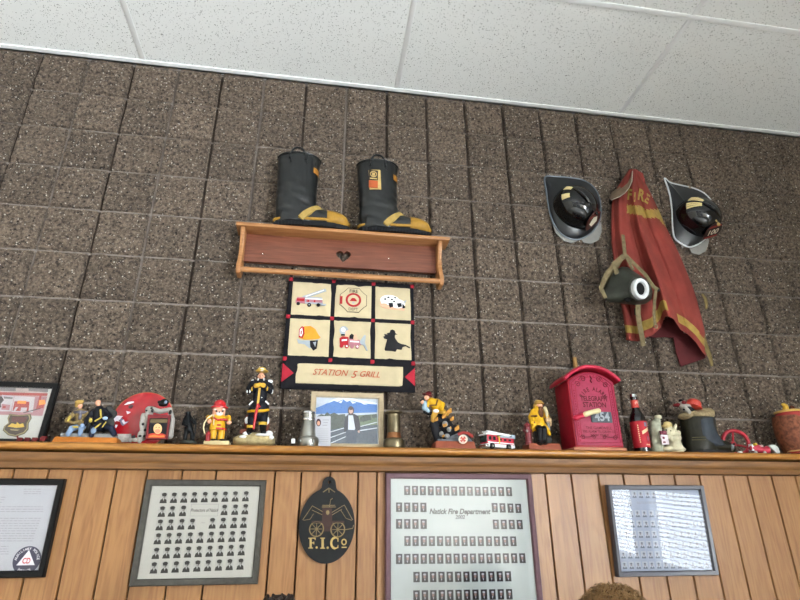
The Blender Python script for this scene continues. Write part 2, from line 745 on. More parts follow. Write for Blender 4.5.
def ceiling_material():
    m = bpy.data.materials.new('acoustic_tile')
    m.use_nodes = True
    nt = m.node_tree
    L = nt.links.new
    b = nt.nodes['Principled BSDF']
    tc = nd(nt, 'ShaderNodeTexCoord')
    col = None
    cur = None
    for sc, th, cut, st in ((120, .22, .35, 1), (60, .13, .30, (1, 2.2, 1))):
        vo = nd(nt, 'ShaderNodeTexVoronoi')
        vo.inputs['Scale'].default_value = sc
        mp = nd(nt, 'ShaderNodeMapping')
        if st != 1:
            mp.inputs['Scale'].default_value = st
            mp.inputs['Rotation'].default_value = (0, 0, .5)
        wv = nd(nt, 'ShaderNodeTexNoise')
        wv.inputs['Scale'].default_value = 60
        va = nd(nt, 'ShaderNodeVectorMath', operation='MULTIPLY_ADD')
        va.inputs[1].default_value = (.02, .02, .02)
        L(tc.outputs['Object'], wv.inputs['Vector'])
        L(wv.outputs['Color'], va.inputs[0])
        L(tc.outputs['Object'], va.inputs[2])
        L(va.outputs[0], mp.inputs['Vector'])
        L(mp.outputs[0], vo.inputs['Vector'])
        lt = nd(nt, 'ShaderNodeMath', operation='LESS_THAN')
        lt.inputs[1].default_value = th
        L(vo.outputs['Distance'], lt.inputs[0])
        sp = nd(nt, 'ShaderNodeSeparateColor')
        L(vo.outputs['Color'], sp.inputs[0])
        gt = nd(nt, 'ShaderNodeMath', operation='GREATER_THAN')
        gt.inputs[1].default_value = cut
        L(sp.outputs[0], gt.inputs[0])
        mu = nd(nt, 'ShaderNodeMath', operation='MULTIPLY')
        L(lt.outputs[0], mu.inputs[0])
        L(gt.outputs[0], mu.inputs[1])
        if cur is None:
            cur = mu.outputs[0]
        else:
            mxm = nd(nt, 'ShaderNodeMath', operation='MAXIMUM')
            L(cur, mxm.inputs[0])
            L(mu.outputs[0], mxm.inputs[1])
            cur = mxm.outputs[0]
    mx = nd(nt, 'ShaderNodeMix', data_type='RGBA')
    L(cur, mx.inputs[0])
    mx.inputs[6].default_value = (*lin('e9eceb'), 1)
    mx.inputs[7].default_value = (*lin('6c7070'), 1)
    L(mx.outputs[2], b.inputs['Base Color'])
    b.inputs['Roughness'].default_value = .9
    bp = nd(nt, 'ShaderNodeBump')
    bp.invert = True
    bp.inputs['Strength'].default_value = .4
    bp.inputs['Distance'].default_value = .002
    L(cur, bp.inputs['Height'])
    L(bp.outputs['Normal'], b.inputs['Normal'])
    return m


struct('ceiling', MB().bx(XL - .1, XR + .1, YB - .1, .02, ZC + .002, ZC + .12), ceiling_material())
tb = MB()
BX = [-1.379 + 1.2228 * k for k in range(-2, 4)]
for x in BX:
    if XL < x < XR:
        tb.bx(x - .012, x + .012, YB, -.022, ZC - .001, ZC + .03)
yy = -.632
while yy > YB:
    tb.bx(XL, XR, yy - .012, yy + .012, ZC - .0015, ZC + .03)
    yy -= .6114
gridm = mat('grid_metal', 'eef1f2', .7, var=.02)
struct('trim_1', tb, gridm, bevel=.001)
struct('trim_2', MB().bx(XL, XR, -.024, .01, ZC - .004, ZC + .002).bx(XL, XR, -.004, .012, ZC - .004, ZC + .03), gridm)

# the panelling below the ledge, with its open grooves
YP = -.12
GR = [at(u, 474, YP).x for u in (13, 48, 82, 116, 147, 182, 216)]
GR = [GR[0] - .106 * k for k in range(20, 0, -1)] + GR + [-.606, at(301, 480, YP).x, at(330, 480, YP).x, at(358, 480, YP).x]
GR += [at(u, 473, YP).x for u in (377, 386.6, 414, 441, 467.6, 493.7)]
GR += [at(u, 475, YP).x for u in (545, 571, 598, 623, 649, 674, 699, 723, 747, 771)]
GR += [at(521, 473, YP).x]
GR = sorted(GR)
while GR[-1] < XR:
    GR.append(GR[-1] + .107)
panel_m = wood('oak_panelling', '7d5430', '996e43', 'z', .42, board=.1058)
groove_m = mat('panel_groove', '22150c', .8)
pw = MB()
ZT = CZ + .20
e = [XL] + [g for g in GR if XL + .02 < g < XR - .02] + [XR]
for i in range(len(e) - 1):
    a, b = e[i] + .0022, e[i + 1] - .0022
    pw.prism([(a, YP + .004, 0), (a + .0018, YP, 0), (b - .0018, YP, 0), (b, YP + .004, 0), (b, YP + .02, 0), (a, YP + .02, 0)], (0, 0, ZT))
pw.mt(1).bx(XL, XR, YP + .012, -.02, 0, ZT - .002)
struct('wall_panelling', pw, [panel_m, groove_m], smooth=False)

ledge_m = wood('oak_ledge', '84541f', 'aa7636', 'x', .3)  # ledge oak lightened for the light its nosing catches
prof = [(.015, ZL), (-.172, ZL), (-.181, ZL - .002), (-.1865, ZL - .007), (-.188, ZL - .013), (-.186, ZL - .019), (-.180, ZL - .023), (-.170, ZL - .0245),
        (-.168, ZL - .032), (-.164, ZL - .044), (-.162, ZL - .056), (-.158, ZL - .0585), (-.154, ZL - .063), (-.153, ZL - .0765), (-.151, ZL - .079), (.015, ZL - .079)]
top_p = prof[:8] + [(.015, ZL - .0245)]
fas_p = [(.012, ZL - .0245)] + prof[8:-1] + [(.012, ZL - .079)]
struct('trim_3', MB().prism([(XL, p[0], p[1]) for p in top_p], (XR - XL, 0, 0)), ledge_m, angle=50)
struct('trim_4', MB().prism([(XL, p[0], p[1]) for p in fas_p], (XR - XL, 0, 0)), wood('oak_fascia_shaded', '5e3d1c', '80582c', 'x', .45), angle=50)  # darker oak paints in the shade on the fascia under the nosing


# ------------------------------------------------------------------ framed pictures on the panelling
class Frame:
    """a framed thing lying in a plane; px corners give its size, L(u, v) maps a pixel into its own x, z"""
    def __init__(self, name, label, cat, tl, tr, bl, br, y, tilt=0.0, group=None):
        self.n = Vector((0, -math.cos(tilt), -math.sin(tilt)))
        zb = None
        mid = ((bl[0] + br[0]) / 2, (bl[1] + br[1]) / 2)
        self.o = at(mid[0], mid[1], y)
        self.tilt = tilt
        self.root = thing(name, label, cat, self.o, group, tilt)
        self.inv = Matrix.Rotation(-tilt, 3, 'X')
        c = [self.L(*q) for q in (tl, tr, bl, br)]
        self.x0, self.x1 = (c[0][0] + c[2][0]) / 2, (c[1][0] + c[3][0]) / 2
        self.z0, self.z1 = (c[2][1] + c[3][1]) / 2, (c[0][1] + c[1][1]) / 2

    def L(self, u, v):
        d = RX * ((u - 400) / F) + RD * ((v - 300) / F) + RF
        p = CAM + d * ((self.o - CAM).dot(self.n) / d.dot(self.n)) - self.o
        p = self.inv @ p
        return (p.x, p.z)

    def poly(self, mb, pts, y):
        return mb.poly([self.L(*p) for p in pts], y)

    def border(self, wid, m, dep=.022, name='frame'):
        x0, x1, z0, z1 = self.x0, self.x1, self.z0, self.z1
        mb = MB()
        pr = [(0, 0), (0, -dep * .8), (wid * .15, -dep), (wid * .8, -dep * .9), (wid, -dep * .62), (wid, 0)]
        rings = []
        for cx, cz, sx, sz in ((x0, z0, 1, 1), (x1, z0, -1, 1), (x1, z1, -1, -1), (x0, z1, 1, -1)):
            rings.append([Vector((cx + sx * a, b, cz + sz * a)) for a, b in pr])
        mb.rings(rings, closed=True)
        self.wid = wid
        return mb.build(name, m, self.root, local=True, angle=25)

    def sheet(self, m, name='mat_board', y=-.008, inset=None):
        i = (self.wid * .9) if inset is None else inset
        return MB().bx(self.x0 + i, self.x1 - i, -.002, y, self.z0 + i, self.z1 - i).build(name, m, self.root, smooth=False, local=True)

    def pane(self, y=-.0125):
        i = self.wid * .9
        return MB().bx(self.x0 + i, self.x1 - i, y - .0015, y, self.z0 + i, self.z1 - i).build('glass_pane', glassm, self.root, smooth=False, local=True)


def portraits(fr, rows, wpx, hpx, style, y):
    """one small portrait print for every place in rows: copies of a few prints"""
    pr = []
    cu, cv = rows[0][0]
    a, b = fr.L(cu - wpx / 2, cv), fr.L(cu + wpx / 2, cv)
    c, d = fr.L(cu, cv - hpx / 2), fr.L(cu, cv + hpx / 2)
    W, H = abs(b[0] - a[0]), abs(c[1] - d[1])
    for k in range(5):
        g = random.Random(k * 5 + len(rows))
        mb = MB()
        q = lambda pts, m, l: mb.mt(m).poly([(p[0] * W / 2, p[1] * H / 2) for p in pts], -.0003 * l)
        dx = g.uniform(-.12, .12)
        q([(-1, -1), (1, -1), (1, 1), (-1, 1)], 0, 0)
        if style == 'hat':
            q([(-1, -1), (1, -1), (.85, -.42), (.35, -.15), (-.35, -.15), (-.85, -.45)], 1, 1)
            q([(-.22, -.15), (.22, -.15), (.04, -.6)], 3, 2)
            q(circ(dx, .16, .38, .36, 14), 2, 2)
            q([(.05 + dx, -.1), (.38 + dx, .1), (.36 + dx, .4), (.1 + dx, .4)], 4, 2.5)
            q(circ(dx, .60, .70, .30, 14), 1, 3)
            q([(-.6 + dx, .26), (.6 + dx, .26), (.52 + dx, .55), (-.52 + dx, .55)], 1, 3.2)
        else:
            q([(-.85, -1), (.85, -1), (.75, -.55), (.3, -.35), (-.3, -.35), (-.75, -.55)], 1, 1)
            q([(-.22, -.35), (.22, -.35), (0, -.8)], 3, 2)
            q(circ(dx, .1, .36, .40, 14), 2, 2)
            q(circ(dx, .48, .46 if style == 'dark' else .42, .2, 14), 3 if style == 'dark' else 1, 3)
        mats = {'hat': [mat('portrait_pale', 'a5a49e', .6), mat('portrait_black', '0c0c0e', .6), mat('portrait_face', '8a8884', .6), mat('portrait_collar', 'a8a8a4', .6), mat('portrait_shade', '4e4c4a', .6)],
                'dark': [mat('portrait_dark', '19171f', .5), mat('portrait_uniform', '08080e', .5), mat('portrait_skin', '8a6e6a', .5), mat('portrait_cap', 'aaa8b0', .5)],
                'blue': [mat('portrait_blue', 'aab0bc', .6), mat('portrait_slate', '565d6c', .6), mat('portrait_mid', '8a858c', .6), mat('portrait_light', 'c4cad2', .6)]}[style]
        pr.append(mb.build('portrait', mats, fr.root, smooth=False, local=True))
    n = 0
    for row in rows:
        for (u, v) in row:
            o = pr[n] if n < len(pr) else pr[random.randrange(len(pr))].copy()
            if n >= len(pr):
                COL.objects.link(o)
            x, z = fr.L(u, v)
            o.location = (x, y, z)
            n += 1


def lerp_row(u0, v0, u1, v1, n):
    return [(u0 + (u1 - u0) * i / (n - 1), v0 + (v1 - v0) * i / (n - 1)) for i in range(n)]


# left: a letter with a round badge
fr = Frame('framed_letter', 'black framed typed letter with a round navy badge, leftmost frame on the wood panelling', 'picture frame',
           (-36, 479.5), (68.5, 478.5), (-58, 578), (44, 578), -.122)
fr.border(.020, black)
fr.sheet(mat('letter_paper', 'a3a4ab', .7, var=.02), 'letter')
tx = MB()
rg = random.Random(3)
def typed(v0, u0, u1, fill=1.0):
    u = u0
    while u < u1:
        l = rg.uniform(2, 6)
        e_ = min(u + l, u1)
        fr.poly(tx, [(u, v0), (e_, v0), (e_, v0 + .75), (u, v0 + .75)], -.0083)
        u = e_ + 1.0
for v in (489, 491.5, 493.5):
    typed(v, 25, 42)
for v in (497, 499.5, 502):
    typed(v, -18, 8 + (497 - v))
for k in range(3):
    typed(506.5 + 2.4 * k, -22, 44)
for k in range(10):
    typed(518 + 2.5 * k, -24, 42 - k * .9)
for k in range(4):
    typed(546 + 2.5 * k, -28, 10)
tx.build('typed_text', greyink, fr.root, smooth=False, local=True)
bx_, bz_ = fr.L(28.3, 560)
rb = abs(fr.L(42, 560)[0] - bx_)
bd = MB()
bd.mt(0).slab(circ(bx_, bz_, rb, rb, 40), -.0105, -.008)
bd.mt(1).slab([(bx_ - rb * .66, bz_ - rb * .36), (bx_ + rb * .66, bz_ - rb * .36), (bx_, bz_ + rb * .72)], -.0112, -.0105)
bd.mt(1).arc_text('AUXILIARY POLICE', bx_, bz_, -.0108, rb * .80, PI * .97, PI * .03, rb * .26, .01)
bd.mt(1).arc_text('NATICK', bx_, bz_, -.0108, rb * .78, PI * 1.34, PI * 1.66, rb * .27, .01, top=False)
bd.mt(2).text('CD', bx_, bz_ - rb * .06, -.0116, rb * .56, 0, .03, wscale=.72)
bd.build('badge', [mat('badge_navy', '16183a', .5), mat('badge_white', 'd6d4da', .5), mat('badge_red', 'b3232c', .5)], fr.root, smooth=False, local=True)
fr.pane()

# the grey framed class picture
fr = Frame('framed_class_portraits', 'grey framed sheet of black and white portraits in peaked caps, left of the oval plaque', 'picture frame',
           (147.5, 481), (266, 479.5), (130, 587), (259, 583), -.122)
fr.border(.020, mat('grey_frame', '44423d', .5, var=.2, scale=60, bump=.5))
fr.sheet(mat('class_sheet', 'aeaca4', .7, var=.02), 'portrait_sheet')
K = lambda x, y_: (110 + x / 4.283, 460 + y_ / 4.283)
def krow(*a):
    return [K(*p) for p in a]
rows = [krow(*[(233 + 43.7 * i, 162 - .9 * i) for i in range(9)]),
        krow((225, 220), (268, 219), (315, 217), (492, 213), (537, 212), (580, 210)),
        krow((216, 277), (262, 276), (308, 274), (353, 273), (441, 270), (487, 269), (532, 268), (574, 267)),
        krow(*[(208 + 45.2 * i, 336 - 1.4 * i) for i in range(9)]),
        krow(*[(200 + 45.6 * i, 398 - 1.8 * i) for i in range(9)]),
        krow(*[(192 + 46 * i, 460 - 2.0 * i) for i in range(9)])]
portraits(fr, rows, 7.3, 11, 'hat', -.0085)
tm = MB()
a, b = fr.L(*K(344, 241)), fr.L(*K(468, 189))
for p in ((a[0], b[0], a[1], a[1] + .0012), (a[0], b[0], b[1] - .0012, b[1]), (a[0], a[0] + .0012, a[1], b[1]), (b[0] - .0012, b[0], a[1], b[1])):
    tm.mt(1).bx(p[0], p[1], -.0088, -.008, p[2], p[3])
x, z = fr.L(*K(406, 216))
tm.mt(0).text('Protectors of Natick', x, z, -.0086, .0145, .0, .015, wscale=.72, shear=.35)
x, z = fr.L(*K(398, 269))
tm.mt(1).text('1950', x, z, -.0086, .007, 0, 0, shear=.3)
tm.build('title_lettering', [ink, greyink], fr.root, smooth=False, local=True)
fr.pane()

# the large brown framed roster
fr = Frame('framed_department_roster', 'large purple-brown framed sheet of colour portraits headed Natick Fire Department 2002', 'picture frame',
           (384.5, 474), (527.5, 474), (385, 650), (548, 650), -.122)
fr.border(.019, mat('plum_frame', '5d4148', .45, var=.12))
fr.sheet(mat('roster_sheet', 'acb3b2', .6, var=.02), 'portrait_sheet')
K = lambda x, y_: (370 + x / 4.21, 460 + y_ / 4.21)
lr = lambda x0, y0, x1, y1, n: [K(*p) for p in lerp_row(x0, y0, x1, y1, n)]
rows = [lr(155, 129, 582, 134, 14), lr(121, 199, 223, 200, 4) + lr(522, 201, 621, 204, 4), lr(121, 269, 224, 270, 4) + lr(527, 271, 627, 272, 4),
        lr(156, 341, 600, 342, 14), lr(121, 416, 638, 413, 16), lr(194, 492, 578, 489, 12), lr(194, 570, 583, 564, 12), lr(194, 652, 588, 644, 12)]
portraits(fr, rows, 6.1, 9.3, 'dark', -.0085)
nm = MB()
for row in rows:
    for (u, v) in row:
        fr.poly(nm, [(u - 2, v + 5.6), (u + 2, v + 5.6), (u + 2, v + 6.2), (u - 2, v + 6.2)], -.0083)
nm.build('name_lettering', mat('pale_ink', 'a9abad', .7), fr.root, smooth=False, local=True)
tm = MB()
x, z = fr.L(*K(375, 218))
tm.text('Natick Fire Department', x, z, -.0086, .0245, -.004, .034, wscale=.92, shear=.28)
x, z = fr.L(*K(376, 241))
tm.text('2002', x, z, -.0086, .017, 0, .03, shear=.25)
tm.build('title_lettering', ink, fr.root, smooth=False, local=True)
fr.pane()

# the right-hand frame leans forward at its top
fr = Frame('framed_portrait_chart', 'dark grey framed portrait chart mirroring the striped window blinds, rightmost on the panelling', 'picture frame',
           (603, 485.5), (700, 485), (617, 577), (714.5, 574), -.124, math.radians(3.2))
fr.border(.017, mat('slate_frame', '43434b', .35, var=.1), dep=.026)
fr.sheet(mat('chart_sheet', '969fb4', .6, var=.02), 'portrait_sheet', y=-.010)
K = lambda x, y_: (600 + x / 6, 480 + y_ / 6)
rows = [lr(78, 86, 510, 90, 12)]
rows += [lr(86, 134, 165, 136, 3) + lr(440, 138, 560, 140, 4)]
for k in range(6):
    rows.append(lr(93 + 9 * k, 200 + 62 * k, 585 + 9 * k, 206 + 60 * k, 13))
portraits(fr, rows, 5.2, 6.6, 'blue', -.0105)
tm = MB()
x, z = fr.L(*K(310, 138))
tm.text('NATICK FIRE DEPARTMENT', x, z, -.0106, .0125, 0, 0, wscale=.85)
tm.build('title_lettering', greyink, fr.root, smooth=False, local=True)
fr.pane(-.0155)

# ------------------------------------------------------------------ the oval plaque
YO = -.122
cx, cz = at(326.8, 525, YO).x, at(326.8, 525, YO).z
rx = abs(at(354.3, 525, YO).x - cx)
rz = (at(327, 487.5, YO) - at(327, 562.5, YO)).length / 2
pl = thing('oval_plaque', 'black oval wooden plaque with a gold hand pumper and gold initials', 'plaque', (cx, YO, cz - rz))
tab = at(329, 483, YO)
out = circ(cx, cz, rx, rz, 56)
hw = .027
body = [p for p in out if not (p[1] > cz and abs(p[0] - tab.x) < hw)]
i0 = max(range(len(body)), key=lambda i: (body[i][1] > cz) * (1 if body[i][0] > tab.x else 0) * (10 - body[i][0]))
body = body[:i0 + 1] + [(tab.x + hw * .95, cz + rz * 1.0)] + circ(tab.x, tab.z - .003, hw * .85, hw * .85, 14, 0, PI, True) + [(tab.x - hw * .95, cz + rz * 1.0)] + body[i0 + 1:]
hole = circ(tab.x + .001, tab.z + .002, .006, .006, 14)
plaque_m = mat('plaque_black', '0e0f11', .5, var=.15)
fill2d([body, hole], YO - .018, YO).build('board', plaque_m, pl, bevel=.003)
gm = MB()
yg = YO - .0195
wl = []
for (u, v) in ((316.5, 529), (337.8, 529.5)):
    c = at(u, v, yg)
    r = .023
    wh = MB()
    wh.tube([(c.x + r * math.cos(t), yg, c.z + r * math.sin(t)) for t in [2 * PI * i / 24 for i in range(24)]], .0022, 6, closed=True)
    for i in range(8):
        t = PI * i / 8 * 2
        wh.tube([(c.x, yg, c.z), (c.x + r * math.cos(t), yg, c.z + r * math.sin(t))], .0011, 5)
    wh.ell((c.x, yg, c.z), (.004, .003, .004), 8, 6)
    wh.build('wheel', mat('dim_gold', '7d6c4a', .5, var=.15), pl)
G = lambda x, y_: at(296 + x / 6, 470 + y_ / 6, yg)
pm = MB()
pm.mt(0)
def bar(pts, r=.0014, m=1):
    pm.mt(m).tube([G(*p) for p in pts], r, 5)
pm.mt(0).slab([(p.x, p.z) for p in (G(158, 228), (G(216, 228)), G(218, 368), G(156, 368))], yg - .001, yg + .002)
pm.slab([(p.x, p.z) for p in (G(95, 305), (G(290, 305)), G(290, 318), G(95, 318))], yg - .002, yg + .002)
bar([(155, 222), (240, 222)]); bar([(158, 212), (235, 212)])
bar([(40, 300), (98, 215), (160, 250)]); bar([(45, 302), (85, 295), (105, 262)], .001); bar([(95, 240), (165, 272)], .001)
bar([(340, 300), (290, 210), (215, 255)]); bar([(335, 302), (300, 290), (268, 240)], .001); bar([(275, 235), (212, 272)], .001)
bar([(98, 318), (285, 318)], .0011); bar([(285, 360), (340, 350), (346, 330)]); bar([(180, 365), (215, 365)], .0012)
bar([(205, 180), (220, 170)]); bar([(200, 222), (208, 180)], .001)
for s in (-1, 0, 1):
    bar([(198, 108), (198 + s * 36, 132 - abs(s) * 3 + 4)], .0018)
c = G(190, 255)
pm.mt(1).ell(c, (.007, .002, .009), 10, 6)
pm.build('hand_pumper', [mat('pumper_brown', '3a2824', .6), mat('dim_gold', '7d6c4a')], pl)
lt = MB()
def serif_bar(x0, y0, x1, y1, wd=11):
    a_, b_ = Vector((x0, y0)), Vector((x1, y1))
    d_ = (b_ - a_).normalized() * 0
    n_ = Vector((-(b_ - a_).y, (b_ - a_).x)).normalized() * wd / 2
    q = [a_ + n_, b_ + n_, b_ - n_, a_ - n_]
    lt.slab([(G(p.x, p.y).x, G(p.x, p.y).z) for p in q], yg - .001, yg + .002)
serif_bar(88, 408, 88, 470, 13); serif_bar(74, 410, 116, 408, 6); serif_bar(74, 468, 102, 468, 6); serif_bar(88, 437, 108, 437, 6); serif_bar(115, 405, 115, 420, 5); serif_bar(107, 430, 107, 446, 5)
serif_bar(160, 408, 160, 470, 14); serif_bar(146, 409, 174, 409, 6); serif_bar(146, 469, 174, 469, 6)
for dx, dy in ((124, 465), (190, 466)):
    p = G(dx, dy)
    lt.ell(p, (.0038, .002, .0038), 10, 6)
arc = [G(235 + 24 * math.cos(t), 438 + 32 * math.sin(t)) for t in [PI * .25 + PI * 1.5 * i / 16 for i in range(17)]]
lt.tube(arc, [.0022] * 3 + [.0042] * 11 + [.0022] * 3, 6)
serif_bar(252, 408, 252, 430, 6); serif_bar(252, 450, 252, 468, 4)
arc = [G(288 + 13 * math.cos(t), 432 + 16 * math.sin(t)) for t in [2 * PI * i / 20 for i in range(20)]]
lt.tube(arc, .0024, 6, closed=True)
serif_bar(274, 464, 304, 464, 7)
lt.build('lettering', gold, pl)

# ------------------------------------------------------------------ the wooden wall shelf
shw = wood('shelf_wood', '7a4829', 'a06a42', 'x', .45)
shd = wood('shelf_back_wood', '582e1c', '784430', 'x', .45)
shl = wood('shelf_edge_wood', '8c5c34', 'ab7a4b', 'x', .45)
YF = -.10
zt = (at(237, 222, YF).z + at(450, 236, YF).z) / 2
xa, xb = at(236, 222, YF).x, at(450, 236, YF).x
sh = thing('wall_shelf', 'reddish wood shelf with a heart cut-out and a quilt rail below the boots', 'shelf', ((xa + xb) / 2, 0, zt - .25))
MB().bx(xa, xb, YF, -.004, zt - .017, zt).build('top_board', shl, sh, bevel=.004)
bl, br_ = at(241.5, 240, -.09).x, at(440.5, 250, -.09).x
zb = (at(242, 272.5, -.09).z + at(438, 284, -.09).z) / 2
bh = zt - .017 - zb
bp_ = [(-.006, zt - .017), (-.092, zt - .017), (-.094, zt - .03), (-.082, zb + bh * .78), (-.070, zb + bh * .6), (-.068, zb + bh * .48), (-.080, zb + bh * .3), (-.094, zb + bh * .2), (-.098, zb + bh * .1), (-.094, zb + .01), (-.085, zb), (-.03, zb), (-.006, zb + .03)]
for x in (bl, br_):
    MB().prism([(x - .009, p[0], p[1]) for p in bp_], (.018, 0, 0)).build('bracket', shl, sh, bevel=.003)
zbk = at(300, 265.5, -.02).z
heart = []
hx, hz = at(343.5, 256, -.03).x, at(343.5, 256, -.03).z
for i in range(40):
    t = 2 * PI * i / 40
    heart.append((hx + .0020 * 16 * math.sin(t) ** 3, hz + .0020 * (13 * math.cos(t) - 5 * math.cos(2 * t) - 2 * math.cos(3 * t) - math.cos(4 * t))))
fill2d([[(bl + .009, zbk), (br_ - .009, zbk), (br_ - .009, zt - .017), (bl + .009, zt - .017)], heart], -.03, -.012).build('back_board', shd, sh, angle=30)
ra, rb_ = at(243, 269, -.08), at(438, 281.5, -.08)
zr = (ra.z + rb_.z) / 2
MB().tube([(bl + .006, -.08, zr), (br_ - .006, -.08, zr)], .0115, 16).build('rail', shl, sh)
for u, v in ((263, 254), (389, 258.5)):
    p = at(u, v, -.03)
    MB().ell((p.x, -.031, p.z), (.0035, .002, .0035), 10, 6).build('screw', chrome, sh)

# ------------------------------------------------------------------ boots on the shelf
rub = mat('boot_rubber', '0e1112', .33, var=.25, scale=14, bump=1.0, bscale=18)
sole_m = mat('boot_sole', '17181b', .6, var=.1)
yel = mat('boot_yellow', '95702a', .5, var=.16, scale=50)
yelw = mat('boot_strap', '9d8448', .6, var=.16, scale=50)
ora = mat('reflective_orange', '946428', .4, var=.1)


def boot(label, u0, vtop, patch, dxs):
    y = -.068
    zb_ = zt
    xb0 = at(u0, 224, y).x
    root = thing('rubber_boot', label, 'boot', (xb0 + .1, y, zb_), 'fire boots on the wall shelf')
    Ht = .355

    def ring(x, z, a, b, n=28, ty=0):
        return [Vector((x + a * math.cos(2 * PI * i / n), y + ty + b * math.sin(2 * PI * i / n), z)) for i in range(n)]
    # shaft and foot grown together
    mb = MB()
    rs = []
    for h, cxr, a, b in ((.022, .100, .090, .046), (.06, .100, .090, .048), (.10, .098, .088, .051), (.15, .096, .086, .056), (.22, .097, .087, .060), (.29, .099, .091, .062), (.335, .101, .094, .063), (Ht, .102, .0945, .063)):
        rs.append(ring(xb0 + cxr - .012 + dxs * h, zb_ + h, a, b))
    mb.rings(rs)
    ft = []
    for x, zc_, hz_, hw_ in ((.02, .055, .036, .044), (.06, .06, .042, .046), (.12, .062, .048, .044), (.17, .060, .046, .045), (.21, .055, .040, .048), (.25, .050, .034, .048), (.28, .046, .028, .042), (.295, .042, .020, .03)):
        ft.append([Vector((xb0 + x, y + hw_ * math.cos(2 * PI * i / 20), zb_ + max(.02, zc_ + hz_ * math.sin(2 * PI * i / 20)))) for i in range(20)])
    mb.rings(ft)
    sft = mb.build('shaft', rub, root, remesh=.0055, relax=3)
    me = sft.data
    nv = [Vector(q.normal) for q in me.vertices]
    for q, nn in zip(me.vertices, nv):
        k = max(0, 1 - abs(q.co.z - .13) / .12)
        q.co += nn * (.0045 * k + .0012) * noise.noise(Vector((q.co.x * 9 + u0, q.co.y * 9, q.co.z * 38 + q.co.x * 12)))
    cu = MB()
    cu.tube(ring(xb0 + .102 - .012 + dxs * Ht, zb_ + Ht, .0945, .063, 40), .0035, 8, closed=True)
    cu.build('top_rim', rub, root)
    # sole, with lugs
    so = MB()
    ol = []
    for i in range(40):
        t = 2 * PI * i / 40
        x = .152 + .162 * math.cos(t)
        wv = .046 + .006 * math.cos(2 * t) + .004 * math.cos(t)
        ol.append(Vector((xb0 + x, y + wv * math.sin(t), zb_)))
    so.prism([p + Vector((0, 0, .004)) for p in ol], (0, 0, .02))
    for i in range(22):
        x = .012 + i * .0133
        for s in (-1, 1):
            if abs(x - .152) < .15:
                yy_ = s * (.044 + .006 * math.cos(2 * math.acos(max(-1, min(1, (x - .152) / .162))))) * math.sqrt(max(.05, 1 - ((x - .152) / .162) ** 2))
                so.box((xb0 + x, y + yy_, zb_ + .009), (.008, .012, .018))
    so.build('sole', sole_m, root, zmin=zb_ + .0005)
    # yellow welt, toe cap, strap over the instep
    we = MB()
    pts = [Vector((xb0 + .152 + .161 * math.cos(t), y + (.047 + .006 * math.cos(2 * t) + .004 * math.cos(t)) * math.sin(t), zb_ + .034 + .006 * max(0, math.cos(t)))) for t in [2 * PI * i / 44 for i in range(44)]]
    we.tube(pts, [.0065] * 44, 8, closed=True, flat=.7)
    we.build('welt', yel, root, zmin=zb_ + .018)
    tc_ = MB()
    ft = []
    for x, zc_, hz_, hw_ in ((.215, .054, .043, .049), (.235, .052, .042, .052), (.26, .049, .039, .051), (.282, .046, .034, .046), (.298, .042, .026, .036), (.308, .038, .015, .02)):
        ft.append([Vector((xb0 + x, y + hw_ * math.cos(2 * PI * i / 24), zb_ + max(.02, zc_ + hz_ * math.sin(2 * PI * i / 24)))) for i in range(24)])
    tc_.rings(ft)
    tc_.build('toe_cap', yel, root, zmin=zb_ + .02)
    st = MB()
    n = 15
    g = []
    for i in range(n):
        t = PI * i / (n - 1)
        x0 = .105 + .085 * math.sin(t)
        yw = -.052 * math.cos(t)
        z_ = .028 + .082 * math.sin(t) ** .8
        wd = .017
        g.append([Vector((xb0 + x0 - wd * .6, y + yw * 1.03, zb_ + z_ + wd * .5)), Vector((xb0 + x0 + wd * .6, y + yw * 1.03, zb_ + z_ - wd * .45)),
                  Vector((xb0 + x0 + wd * .6, y + yw * .9, zb_ + z_ - wd * .45 - .005)), Vector((xb0 + x0 - wd * .6, y + yw * .9, zb_ + z_ + wd * .5 - .005))])
    st.rings(g)
    st.build('instep_strap', yelw, root, zmin=zb_ + .02)
    # pull loop behind, reflective tab
    xl = xb0 + .085 + dxs * Ht
    lp = MB()
    lp.tube([(xl + .034 * math.cos(t), y - .050 - .012 * abs(math.cos(t)), zb_ + Ht - .035 + .068 * math.sin(t)) for t in [PI * i / 12 for i in range(13)]], .0046, 8)
    lp.build('pull_loop', rub, root)
    def wrap(ang0, ang1, z0, z1, m, name):
        q = MB()
        rr = []
        for i in range(7):
            t = ang0 + (ang1 - ang0) * i / 6
            row = []
            for zz in (z0, z1):
                a_, b_, cc = .0885 + .035 * max(0, (zz - .22)) , .061, .098 - .012 + dxs * zz
                row.append(Vector((xb0 + cc + (a_ + .002) * math.cos(t), y + (b_ + .003) * math.sin(t), zb_ + zz)))
            rr.append([row[0], row[1], row[1] + Vector((0, .004, 0)), row[0] + Vector((0, .004, 0))])
        q.rings(rr)
        return q.build(name, m, root)
    wrap(-.75, -.12, .268, .296, ora, 'reflective_tab')
    for t in (-1.95, -1.2):
        tabs = MB()
        p = Vector((xb0 + .09 + dxs * .33 + .094 * math.cos(t), y + .064 * math.sin(t), zb_ + .325))
        tabs.box(p, (.007, .006, .045))
        tabs.build('strap_end', rub, root)
